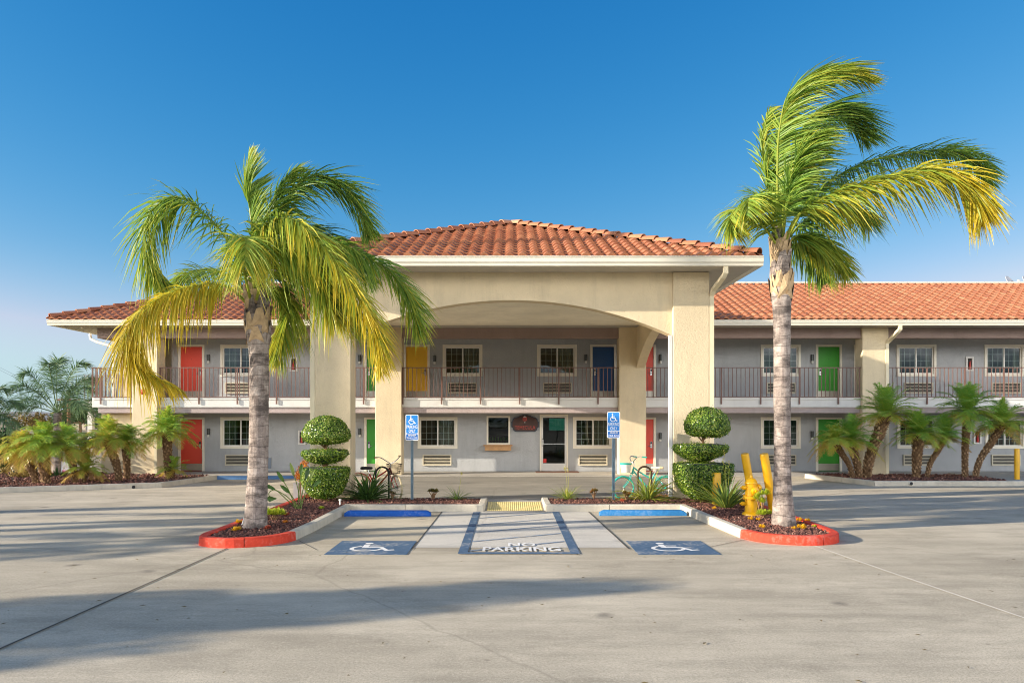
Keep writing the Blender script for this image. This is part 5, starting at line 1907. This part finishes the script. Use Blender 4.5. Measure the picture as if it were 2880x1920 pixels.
# ---- alarm bell, camera, dish, sign, mat
M['bell'] = paint('bell_red', 'c0402c', .4)
c = P3(329, 899.5, PF); m = MB(); m.lathe([(.10, 0), (.105, -.02), (.09, -.06), (.05, -.085), (0, -.09)], c, 20, axis='Y')
tag(m.build('alarm_bell', M['bell'], None, c, smooth=True, loc=c), 'round red alarm bell on the front of the left end pillar', 'bell')
c = P3(186, 751, 27.6); m = MB(); m.lathe([(.05, .06), (.055, .0), (.05, -.03), (.03, -.06), (0, -.065)], c, 14)
tag(m.build('security_camera', M['white'], None, c, smooth=True, loc=c), 'small white dome camera under the left roof corner', 'camera')
M['dish'] = paint('dish_grey', 'c4c2c4', .4, .05)
for (x, lab) in ((2318, 'grey satellite dish standing on the ridge of the right wing roof'), (2357, 'satellite dish at the photo edge on the right wing ridge')):
    c = P3(x, 656, 34.2)
    root = thing('satellite_dish', lab, 'satellite dish', c, 0, 'satellite dishes on the right wing ridge')
    dm = MB(); rr = [(.02 + .36 * i / 6, .10 * (i / 6) ** 2) for i in range(7)]
    dm.lathe(rr + [(r * .98, z + .012) for r, z in rr[::-1]], (0, 0, 0), 24, axis='Z')
    me = dm.mesh('reflector', [M['dish']], smooth=True)
    o = place(me, 'reflector', root, (0, 0, .06)); o.rotation_euler = (R(58), R(18), R(25))
    m = MB(); m.tube([(0, 0, -.9), (0, .12, -.1), (0, .05, .03)], .025, 8); m.tube([(0, 0, -.1), (.1, -.45, .12)], .015, 6); m.box(.06, .14, -.52, -.43, .09, .17)
    m.build('mast', M['dish'], root)

M['sign_edge'] = paint('sign_edge', '2c3a48', .45)
M['sign_brown'] = paint('sign_brown', '4a2c20', .5, .25, 5)
M['sign_red'] = paint('sign_red', 'b8473c', .5)
SY = YW - .05
sx0, sx1, sz0, sz1 = wx(1174.3), wx(1237.7), wz(991), wz(952)
cxs = (sx0 + sx1) / 2; hw = (sx1 - sx0) / 2; hh = sz1 - sz0


def sign_outline(k):
    a = hw * k; z0 = sz0 + hh * (1 - k) * .5; H1 = hh * k
    pts = [(-.72, 0), (.72, 0), (.86, .10), (.90, .22), (1.0, .28), (1.0, .58), (.93, .62), (.90, .74), (.80, .82), (.55, .87), (.35, .95), (.15, .995), (0, 1.0), (-.15, .995), (-.35, .95), (-.55, .87), (-.80, .82), (-.90, .74), (-.93, .62), (-1.0, .58), (-1.0, .28), (-.90, .22), (-.86, .10)]
    return [(cxs + x * a, z0 + z * H1) for x, z in pts]


root = thing('wall_sign', 'dark brown scalloped wall sign reading TEMECULA under a red balloon, beside the lobby door', 'sign', (cxs, YW, sz0))
org = Vector((cxs, YW, sz0))
m = MB(); m.prism_y(sign_outline(1.0), SY, YW - .005); m.build('border', M['sign_edge'], root, org)
m = MB(); P = sign_outline(.91); m.add([(x, SY - .003, z) for x, z in P], [tuple(range(len(P)))]); m.build('board', M['sign_brown'], root, org)
m = MB()
text_into(m, 'TEMECULA', lambda x, z: (x, SY - .006, z), cxs - hw * .74, cxs + hw * .74, sz0 + hh * .15, sz0 + hh * .36, 0, .008)
m.build('lettering', M['sign_red'], root, org)
# balloon: striped envelope and basket
m = MB()
bx, bz = cxs - hw * .02, sz0 + hh * .74
for i in range(5):
    a0, a1 = -1 + 2 * i / 5 + .04, -1 + 2 * (i + 1) / 5 - .04
    for (t0, t1) in ((1.0, .62), (.62, .2), (.2, -.35)):
        f0 = math.sqrt(max(.0, 1 - max(0, t0) ** 2)) if t0 > 0 else 1
        f0 = math.sqrt(max(0, 1 - t0 * t0)); f1 = math.sqrt(max(0, 1 - t1 * t1))
        s = .09; hgt = .12
        m.quad((bx + a0 * s * f1, SY - .006, bz + t1 * hgt), (bx + a1 * s * f1, SY - .006, bz + t1 * hgt), (bx + a1 * s * f0, SY - .006, bz + t0 * hgt), (bx + a0 * s * f0, SY - .006, bz + t0 * hgt), 1 if t0 == 1.0 else 0)
    m.quad((bx + a0 * .028, SY - .006, bz - .085), (bx + a1 * .028, SY - .006, bz - .085), (bx + a1 * .08, SY - .006, bz - .045), (bx + a0 * .08, SY - .006, bz - .045), 0)
m.quad((bx - .016, SY - .006, bz - .14), (bx + .016, SY - .006, bz - .14), (bx + .016, SY - .006, bz - .11), (bx - .016, SY - .006, bz - .11), 1)
m.build('balloon_emblem', [M['sign_red'], M['sign_white']], root, org)
M['mat_brown'] = paint('mat_brown', '6a4634', .95, .2, 20, .5, 60)
c = Vector((wx(1278), 29.0, .02)); m = MB(); m.prism([(c.x + x, c.y + y) for x, y in rrect(-.80, .80, -.36, .36, .04)], .019, .034)
tag(m.build('doormat', M['mat_brown'], None, c, loc=c, bevel=.005), 'brown doormat in front of the glass lobby door', 'doormat')
# lobby furnishings behind the glass
org = Vector((wx(1296), YW + 2.2, 1.75)); m = MB(); m.box(org.x - .45, org.x + .45, org.y, org.y + .05, 1.52, 2.0); o = m.build('screen', M['tv'], None, org, loc=org, bevel=.01)
tag(o, 'wide green screen hanging inside the lobby, seen through the glass door', 'screen')
org = Vector((wx(1143), YW + 1.4, 1.7)); m = MB(); m.prism_y([(org.x - .32, 1.66), (org.x + .32, 1.66), (org.x + .36, 1.72), (org.x + .36, 1.86), (org.x - .36, 1.86), (org.x - .36, 1.72)], org.y, org.y + .2); m.box(org.x - .28, org.x + .28, org.y - .008, org.y - .001, 1.68, 1.73)
tag(m.build('air_conditioner', M['white'], None, org, loc=org, bevel=.01), 'white wall air conditioner inside the lobby, seen through the service window', 'air conditioner')
org = Vector((wx(1143), YW + 1.6, 0)); root = thing('shelf', 'shelf of green goods inside the lobby, seen through the service window', 'shelf', org)
m = MB()
for z in (.9, 1.12, 1.34):
    m.box(-.5, .45, -.12, .12, z - .02, z)
m.box(-.52, -.50, -.12, .12, .02, 1.55); m.box(.45, .47, -.12, .12, .02, 1.55)
m.build('board', M['shelf'], root)
rnd = random.Random(3)
for z in (.9, 1.12):
    for i in range(8):
        x = -.44 + i * .11
        org2 = Vector((org.x + x, org.y - .02, z + .001))
        m = MB(); m.lathe([(.035, 0), (.035, .11), (.015, .14), (.015, .17), (0, .17)], (0, 0, 0), 10)
        q = m.build('bottle', M['bottle_green'], None, smooth=True, loc=org2)
        tag(q, 'green bottle on the %s shelf inside the lobby service window' % ('lower' if z < 1 else 'upper'), 'bottle', 'bottles on the %s shelf in the lobby' % ('lower' if z < 1 else 'upper'))

# ---- bicycles
M['tyre_cream'] = paint('tyre_cream', 'c9b995', .8, .08, 6)
M['tyre_black'] = paint('tyre_black', '1c1c1e', .85)
M['bike_red'] = paint('bike_red', 'b8281f', .35)
M['bike_teal'] = paint('bike_teal', '2fb5a6', .35)
M['white_paint'] = paint('white_paint', 'e9e6de', .45)
M['saddle_cream'] = paint('saddle_cream', 'e4d3b2', .5)
tvm = NT('lit_screen'); em = tvm.n('ShaderNodeEmission'); em.inputs[0].default_value = lin('3f8a70'); em.inputs[1].default_value = .22; tvm.l(em.outputs[0], tvm.out.inputs[0])
bpy.data.objects['screen'].data.materials[0] = tvm.m
M['wire'] = paint('basket_wire', '2b2826', .5, metallic=.5)
M['grip'] = paint('grip_tan', '9a7a46', .7)


def torus(m, c, R0, r, n=40, k=8, mi=0):
    vs = []; fs = []
    for i in range(n):
        a = 2 * PI * i / n
        for j in range(k):
            b2 = 2 * PI * j / k
            rr = R0 + r * math.cos(b2)
            vs.append((c[0] + rr * math.cos(a), c[1] + r * math.sin(b2), c[2] + rr * math.sin(a)))
    for i in range(n):
        for j in range(k):
            fs.append((i * k + j, i * k + (j + 1) % k, ((i + 1) % n) * k + (j + 1) % k, ((i + 1) % n) * k + j))
    m.add(vs, fs, mi)


def bicycle(label, loc, rz, paintm, tyre, rim, grip, saddle, steer, basket, wr=.33, wb=1.08, tilt=0):
    root = thing('bicycle', label, 'bicycle', loc, rz, 'cruiser bicycles parked at the racks')
    root.rotation_euler.x = tilt

    def part(name, m, mat, parent=root, sm=True):
        return m.build(name, mat, parent, smooth=sm)

    def wheel(cx, parent=root, cy=0):
        m = MB(); torus(m, (0, 0, 0), wr - .024, .024)
        o = m.build('wheel', tyre, parent, smooth='all', loc=(cx, cy, wr))
        m = MB(); torus(m, (0, 0, 0), wr - .052, .011, 40, 6)
        for i in range(28):
            a = 2 * PI * i / 28
            m.tube([(math.cos(a + .5) * .02, .025 * (-1) ** i, math.sin(a + .5) * .02), (math.cos(a) * (wr - .05), 0, math.sin(a) * (wr - .05))], .0016, 3)
        m.tube([(0, -.05, 0), (0, .05, 0)], .02, 8)
        m.build('rim', rim, o, smooth='all')
        return o
    wheel(0)
    bb = Vector((.44, 0, .28)); st = Vector((.28, 0, .66)); hd = Vector((.80, 0, .80)); hl = Vector((.84, 0, .66))
    m = MB()
    m.tube([bb, st], .018, 10); m.tube([hd + (hd - hl) * .1, hl], .021, 10)
    m.tube(crom([hl + (hd - hl) * .5, (.62, 0, .50), bb + Vector((.02, 0, .03))], 10), .020, 10)
    m.tube(crom([hd, (.62, 0, .67), (.45, 0, .57), st + (bb - st) * .35], 10), .018, 10)
    for s in (-1, 1):
        m.tube([bb + Vector((0, s * .03, 0)), (0, s * .06, wr)], .010, 8)
        m.tube([st + Vector((0, s * .015, -.05)), (0, s * .06, wr)], .009, 8)
    part('frame', m, paintm)
    m = MB()
    for k in range(22):
        a0 = R(20 + 150 * k / 22); a1 = R(20 + 150 * (k + 1) / 22)
        r1 = wr + .02
        for y0, y1, d0, d1 in ((-.035, 0, -.012, 0), (0, .035, 0, -.012)):
            m.quad((math.cos(a0) * (r1 + d0), y0, wr + math.sin(a0) * (r1 + d0)), (math.cos(a0) * (r1 + d1), y1, wr + math.sin(a0) * (r1 + d1)), (math.cos(a1) * (r1 + d1), y1, wr + math.sin(a1) * (r1 + d1)), (math.cos(a1) * (r1 + d0), y0, wr + math.sin(a1) * (r1 + d0)))
    part('mudguard', m, paintm)
    m = MB(); m.tube([st, st + Vector((-.05, 0, .12))], .013, 8); part('seat_post', m, M['chrome'])
    m = MB()
    P = [(-.16, .02), (-.15, .09), (-.06, .105), (.04, .06), (.13, .028), (.15, 0)]
    poly = P + [(x, -y) for x, y in P[::-1][1:]]
    m.prism([(x, y) for x, y in poly], 0, .06)
    o = m.build('saddle', saddle, root, bevel=.02, loc=st + Vector((-.06, 0, .11)))
    m = MB(); m.lathe([(.075, -.004), (.075, .004)], (bb.x, -.045, bb.z), 24, axis='Y')
    m.tube([bb + Vector((0, -.06, 0)), bb + Vector((.10, -.07, -.13))], .010, 6); m.tube([bb + Vector((0, .06, 0)), bb + Vector((-.10, .07, .13))], .010, 6)
    m.box(bb.x + .06, bb.x + .15, -.14, -.06, bb.z - .145, bb.z - .12); m.box(bb.x - .15, bb.x - .06, .06, .14, bb.z + .12, bb.z + .145)
    part('crank', m, M['chrome'])
    m = MB(); m.tube([(bb.x - .03, -.03, bb.z - .02), (bb.x - .14, -.16, .01)], .008, 6); part('kickstand', m, M['black'])
    # steering assembly turns about the head tube
    sa = bpy.data.objects.new('fork', None)
    m = MB()
    ax = Vector((wb, 0, wr))
    O = hl
    for s in (-1, 1):
        m.tube(crom([Vector((0, s * .045, .0)), (ax - O) * .6 + Vector((-.03, s * .05, 0)), (ax - O) + Vector((0, s * .055, 0))], 8), .010, 8)
    m.box(-.03, .03, -.055, .055, -.01, .015)
    fk = m.build('fork', paintm, root, smooth=True, loc=O)
    fk.rotation_euler.z = steer
    fw = wheel(0, fk); fw.location = ax - O
    m = MB()
    top = hd + (hd - hl) * .55 - O
    m.tube([hd - O, top + Vector((.0, 0, .03))], .012, 8)
    for s in (-1, 1):
        m.tube(crom([top + Vector((.02, 0, .03)), top + Vector((.06, s * .12, .10)), top + Vector((.0, s * .27, .20)), top + Vector((-.17, s * .33, .19))], 12), .011, 8)
    hb_ = m.build('handlebar', M['chrome'], fk, smooth=True)
    m = MB()
    for s in (-1, 1):
        m.tube([top + Vector((-.08, s * .315, .198)), top + Vector((-.20, s * .335, .186))], .017, 8)
    # grips are the bar's own pieces
    m.build('grip', grip, fk, smooth=True)
    b0 = top + Vector((.10, 0, -.20)); bw, bl_, bh = .155, .24, .24
    if basket == 'wire':
        m = MB()
        for z in (0, .06, .12, .18, .24):
            k = .82 + .18 * z / .24
            P = [b0 + Vector((0, -bw * k, z)), b0 + Vector((bl_ * k, -bw * k, z)), b0 + Vector((bl_ * k, bw * k, z)), b0 + Vector((0, bw * k, z)), b0 + Vector((0, -bw * k, z))]
            for a, b in zip(P, P[1:]):
                m.tube([a, b], .004 if z < .24 else .007, 4)
        for i in range(10):
            u = i / 9
            for (a, b) in (((0, -1), (1, -1)), ((0, 1), (1, 1)), ((0, -1), (0, 1)), ((1, -1), (1, 1))):
                x, y = a[0] + (b[0] - a[0]) * u, a[1] + (b[1] - a[1]) * u
                m.tube([b0 + Vector((x * bl_ * .82, y * bw * .82, 0)), b0 + Vector((x * bl_, y * bw, .24))], .003, 3)
        for i in range(6):
            m.tube([b0 + Vector((bl_ * .82 * i / 5, -bw * .82, 0)), b0 + Vector((bl_ * .82 * i / 5, bw * .82, 0))], .003, 3)
        m.build('basket', M['wire'], fk)
    else:
        m = MB()
        c = b0 + Vector((.13, 0, 0))
        m.lathe([(.0, .012), (.105, .0), (.115, .04), (.14, .22), (.146, .235), (.13, .22), (.10, .02)], c, 24)
        o = m.build('basket', M['white_paint'], fk, smooth=True)
        m = MB(); m.lathe([(.142, .20), (.150, .21), (.150, .24), (.138, .24)], c, 24); m.build('basket_rim', M['bike_teal'], o, smooth=True)
    bpy.data.objects.remove(sa)
    return root


by = 19.55
bicycle('red cruiser bicycle with cream tyres and black wire basket, half behind a porch pillar', (PX(824, by), by, .002), R(-4), M['bike_red'], M['tyre_cream'], M['chrome'], M['grip'], M['tyre_black'], R(-52), 'wire', .335, 1.10, R(3))
bicycle('teal cruiser bicycle with a white bucket basket, parked at the right porch pillar', (PX(1530, by), by, .002), R(180 - 6), M['bike_teal'], M['bike_teal'], M['chrome'], M['bike_teal'], M['saddle_cream'], R(18), 'bucket', .30, 1.08, R(2))
M['rack'] = paint('rack_bronze', '4a3a2c', .45, .1, 5, metallic=.5)
for (x0, x1, yt, mat, lab) in ((863, 893, 1072, 'tyre_black', 'black hoop bicycle rack holding the red bicycle'), (1465, 1496, 1071, 'rack', 'bronze hoop bicycle rack holding the teal bicycle')):
    Yr = 19.2
    c = Vector((PX((x0 + x1) / 2, Yr), Yr, 0)); r = (x1 - x0) / 2 * Yr / F; zt = PZ(yt, Yr)
    m = MB(); m.tube([(c.x - r, Yr, -.05)] + [(x, Yr, z) for x, z in arc(c.x, zt - r, r, 180, 0, 16)] + [(c.x + r, Yr, -.05)], .024, 12)
    for s in (-1, 1):
        m.lathe([(.06, 0), (.06, .008), (0, .008)], (c.x + s * r, Yr, .002), 14)
    tag(m.build('bicycle_rack', M[mat], None, c, smooth=True, loc=c), lab, 'bicycle rack', 'hoop bicycle racks')

# ---- street side at the far left
M['fence'] = paint('fence_black', '23262a', .6)
fz = -.42
root = thing('picket_fence', 'low black metal picket fence along the street beyond the left bed', 'fence', (-20.5, 28.5, fz))
m = MB()
for i in range(60):
    x = -3.0 + i * .1
    m.box(x - .008, x + .008, -.008, .008, .0, .62)
m.box(-3.1, 3.0, -.012, .012, .08, .11); m.box(-3.1, 3.0, -.012, .012, .54, .57)
m.build('pickets', M['fence'], root)
for x in (-3.1, -1.1, .9, 3.0):
    m = MB(); m.box(x - .03, x + .03, -.03, .03, -.3, .70); m.build('post', M['fence'], root)
M['car_teal'] = paint('car_paint', '3f7f94', .25, .03)
M['car_glass'] = paint('car_glass', '1c2a33', .1, .03)
cy = 42.0
czb = -2.5


def car(label, x, y, z, mat):
    root = thing('parked_car', label, 'car', (x, y, z), 0)
    m = MB()
    side = [(-2.1, .30), (-2.15, .62), (-2.0, .82), (-1.2, .90), (-.75, 1.32), (.55, 1.36), (1.25, .95), (1.95, .84), (2.12, .62), (2.1, .30)]
    secs = [(-.86, .93), (-.80, 1), (.80, 1), (.86, .93)]
    vs = []
    for yy, k in secs:
        for (a, b) in side:
            vs.append((a * (1 if k == 1 else .985), yy * (1 if b < .92 else .84), b * k if b > .5 else b))
    n = len(side)
    fs = [(i * n + j, i * n + (j + 1) % n, (i + 1) * n + (j + 1) % n, (i + 1) * n + j) for i in range(3) for j in range(n)]
    fs += [tuple(range(n)), tuple(reversed(range(3 * n, 4 * n)))]
    m.add(vs, fs)
    m.build('body', mat, root, smooth=True)
    m = MB()
    m.add([(-1.02, -.735, .95), (-.15, -.735, .95), (-.15, -.70, 1.26), (-.70, -.70, 1.26)], [(0, 1, 2, 3)])
    m.add([(-.05, -.735, .95), (1.0, -.735, .95), (.55, -.70, 1.28), (-.05, -.70, 1.28)], [(0, 1, 2, 3)])
    m.build('window', M['car_glass'], root)
    for sx in (-1.3, 1.3):
        for sy in (-.78, .78):
            m = MB(); m.lathe([(.0, -.1), (.30, -.1), (.32, -.06), (.32, .06), (.30, .1), (0, .1)], (sx, sy, .32), 20, axis='Y'); m.build('wheel', M['tyre_black'], root, smooth=True)


car('teal car parked on the lower street behind the black fence', PX(6, cy), cy, PZ(1071, cy) - 1.36, M['car_teal'])
car('pale blue car parked on the street behind the dry shrub', PX(62, 40.0), 40, PZ(1086, 40.0) - 1.36, paint('car_pale', '7fb0bc', .3))
M['pole'] = paint('pole_wood', '7a5038', .9, .2, 3, .3, 20)
M['cable'] = paint('cable', '6d747c', .6)
b = P3(160, 1012, 60)
root = thing('utility_pole', 'brown wooden utility pole behind the pale trunked palm', 'utility pole', b)
m = MB(); m.tube([b - UP * 3, P3(157.5, 896, 60)], [.17, .13], 10); m.build('pole', M['pole'], root, b)
t_ = P3(158, 918, 60)
m = MB(); m.box(t_.x - .9, t_.x + .9, 59.85, 60.0, t_.z - .06, t_.z + .06); m.build('crossarm', M['pole'], root, b)
for (y0, y1) in ((824, 905), (830, 911), (893, 918), (899, 926)):
    a = P3(-90, y0 - 30, 55); c = P3(158, y1, 59.9)
    m = MB(); m.tube(crom([a, a.lerp(c, .5) - UP * .35, c], 14), .008, 4); o = m.build('wire', M['cable'], root, b)
M['house'] = paint('far_house', 'b5a692', .8)
M['house_roof'] = paint('far_roof', '7d6a62', .8)
for (x, y, Yh, w, lab) in ((150, 958, 330, 9, 'far house with a brown roof on the hill behind the utility pole'), (196, 962, 300, 8, 'far pale house on the hill beside the balcony'), (176, 966, 260, 6, 'small far house below the others on the hill')):
    b = P3(x, y + 5, Yh)
    root = thing('far_house', lab, 'house', b)
    m = MB(); m.box(-w / 2, w / 2, 0, 6, -6, 2.2); m.build('wall', M['house'], root)
    m = MB(); m.add([(-w / 2 - .5, -.5, 2.21), (w / 2 + .5, -.5, 2.21), (w / 2 + .5, 6.5, 2.21), (-w / 2 - .5, 6.5, 2.21), (-w / 2 + 1, 3, 4.1), (w / 2 - 1, 3, 4.1)], [(0, 1, 5, 4), (1, 2, 5), (2, 3, 4, 5), (3, 0, 4), (0, 3, 2, 1)]); m.build('roof', M['house_roof'], root)
    for k in (-.25, .25):
        m = MB(); m.box(w * k - .6, w * k + .6, -.05, 0, .2, 1.4); m.build('window', M['black'], root)
M['banner'] = paint('banner_white', 'd8d8dc', .6)
b = P3(151, 1098, 28.5)
root = thing('street_banner', 'small white panel with a pink patch standing beyond the left bed', 'banner', b)
m = MB(); m.box(-.16, .16, -.01, .01, .05, .62); m.build('panel', M['banner'], root)
m = MB(); m.box(-.12, .10, -.016, -.011, .12, .30); m.build('print', paint('pink', 'c8508a', .6), root)
m = MB(); m.box(-.18, -.16, -.015, .015, -.3, .68); m.box(.16, .18, -.015, .015, -.3, .68); m.build('post', M['fence'], root)

rnd = random.Random(78)
lf = MB()
for k in range(150):
    x, y = rnd.uniform(-9, 9), rnd.uniform(4.5, 12)
    a = rnd.uniform(0, 6.28); l_ = rnd.uniform(.012, .04)
    d = Vector((math.cos(a), math.sin(a), 0)) * l_; q = Vector((-d.y, d.x, 0)) * rnd.uniform(.25, .5)
    c = Vector((x, y, .009))
    lf.add([c - d, c - q + UP * .006, c + d, c + q + UP * .004], [(0, 1, 2, 3)], 0, rnd.uniform(0, .5))
struct(lf.build('leaf_litter', M['brown_leaf']), 'stuff')
rnd = random.Random(77)
lf = MB()
for k in range(40):
    leaf_cloud(lf, (-75 + k * 4 + rnd.uniform(-2, 2), -47 + rnd.uniform(-4, 4), 2.2 + rnd.uniform(-1.0, 1.0)), (3.4, 3, 2.8), 320, .42, rnd, (.1, .7), .2)
struct(lf.build('tree_line', M['dark_leaf']), 'stuff')

# ================================================================== CAMERA, LIGHT, SKY
cam = bpy.data.cameras.new('camera')
co = bpy.data.objects.new('camera', cam)
COL.objects.link(co)
co.location = (0, 0, H); co.rotation_euler = (R(90), 0, 0)
cam.sensor_width = 36; cam.lens = F / 2352 * 36
cam.shift_x = (1176 - CX) / 2352; cam.shift_y = (CY - 784) / 2352
cam.clip_start = .1; cam.clip_end = 3000
scene.camera = co
EL, AZ = R(16.7), math.atan2(-.965, -.262)           # sun stands to the left and a little behind the camera
sd = Vector((math.sin(AZ) * math.cos(EL), math.cos(AZ) * math.cos(EL), math.sin(EL)))
sun = bpy.data.lights.new('sun', 'SUN')
sun.energy = SUN_E; sun.angle = R(.53); sun.color = SUN_C
so = bpy.data.objects.new('sun', sun); COL.objects.link(so)
so.rotation_euler = sd.to_track_quat('Z', 'Y').to_euler()
so.location = (-20, -10, 20)
w = bpy.data.worlds.new('World'); scene.world = w; w.use_nodes = True
nt = w.node_tree; nt.nodes.clear()
out = nt.nodes.new('ShaderNodeOutputWorld'); bgn = nt.nodes.new('ShaderNodeBackground'); sky = nt.nodes.new('ShaderNodeTexSky')
sky.sky_type = 'NISHITA'; sky.sun_disc = False; sky.sun_elevation = EL; sky.sun_rotation = AZ
sky.altitude = SKY_P[0]; sky.air_density = SKY_P[1]; sky.dust_density = SKY_P[2]; sky.ozone_density = SKY_P[3]
# grade the clear sky as the photograph does: a power and a gain for each channel, about the brightness shown on screen
sep = nt.nodes.new('ShaderNodeSeparateColor'); com = nt.nodes.new('ShaderNodeCombineColor')
nt.links.new(sky.outputs[0], sep.inputs[0])


def math_node(op, a, b):
    m_ = nt.nodes.new('ShaderNodeMath'); m_.operation = op
    for k_, v_ in enumerate((a, b)):
        if isinstance(v_, (int, float)):
            m_.inputs[k_].default_value = v_
        else:
            nt.links.new(v_, m_.inputs[k_])
    return m_.outputs[0]


for ch, (top_, pw, gain) in enumerate(SKY_CH):
    c_ = math_node('MINIMUM', math_node('MULTIPLY', sep.outputs[ch], .222), top_)
    nt.links.new(math_node('MULTIPLY', math_node('POWER', c_, pw), gain / (SKY_S * 2 ** EXPO)), com.inputs[ch])
# bright cloud added behind the photographer, out of view, to fill the shaded walls
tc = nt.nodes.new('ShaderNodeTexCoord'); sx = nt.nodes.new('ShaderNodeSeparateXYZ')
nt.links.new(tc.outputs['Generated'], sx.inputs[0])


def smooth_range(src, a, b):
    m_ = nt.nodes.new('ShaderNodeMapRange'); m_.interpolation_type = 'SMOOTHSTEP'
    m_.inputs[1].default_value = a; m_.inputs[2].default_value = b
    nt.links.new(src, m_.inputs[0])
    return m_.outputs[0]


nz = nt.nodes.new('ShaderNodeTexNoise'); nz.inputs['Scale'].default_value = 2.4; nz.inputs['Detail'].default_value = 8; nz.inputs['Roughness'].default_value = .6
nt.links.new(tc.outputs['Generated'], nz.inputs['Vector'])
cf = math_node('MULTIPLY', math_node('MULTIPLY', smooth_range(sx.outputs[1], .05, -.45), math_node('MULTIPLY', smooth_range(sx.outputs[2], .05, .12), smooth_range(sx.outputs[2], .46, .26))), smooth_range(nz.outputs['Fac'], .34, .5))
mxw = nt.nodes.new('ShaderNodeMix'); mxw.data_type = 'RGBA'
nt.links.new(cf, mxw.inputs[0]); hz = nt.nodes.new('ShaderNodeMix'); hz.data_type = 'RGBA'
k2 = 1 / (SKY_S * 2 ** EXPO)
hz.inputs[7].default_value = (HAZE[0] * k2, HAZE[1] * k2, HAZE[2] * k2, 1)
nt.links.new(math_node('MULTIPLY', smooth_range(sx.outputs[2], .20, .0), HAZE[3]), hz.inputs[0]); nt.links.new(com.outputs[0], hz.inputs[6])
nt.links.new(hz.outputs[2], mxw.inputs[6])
kk = FILL_CLOUD / (SKY_S * 2 ** EXPO)
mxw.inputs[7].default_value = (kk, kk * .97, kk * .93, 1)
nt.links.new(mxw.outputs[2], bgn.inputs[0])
nt.links.new(bgn.outputs[0], out.inputs[0])
bgn.inputs[1].default_value = SKY_S
vs = scene.view_settings
vs.view_transform = 'Standard'; vs.look = 'None'; vs.gamma = 1; vs.use_curve_mapping = False; vs.exposure = EXPO
scene.cycles.max_bounces = 12; scene.cycles.diffuse_bounces = 8; scene.cycles.transparent_max_bounces = 16; scene.cycles.caustics_reflective = False; scene.cycles.caustics_refractive = False
scene.cycles.use_denoising = True; scene.cycles.denoising_prefilter = 'ACCURATE'; scene.cycles.filter_width = 1.0
scene.cycles.use_adaptive_sampling = False
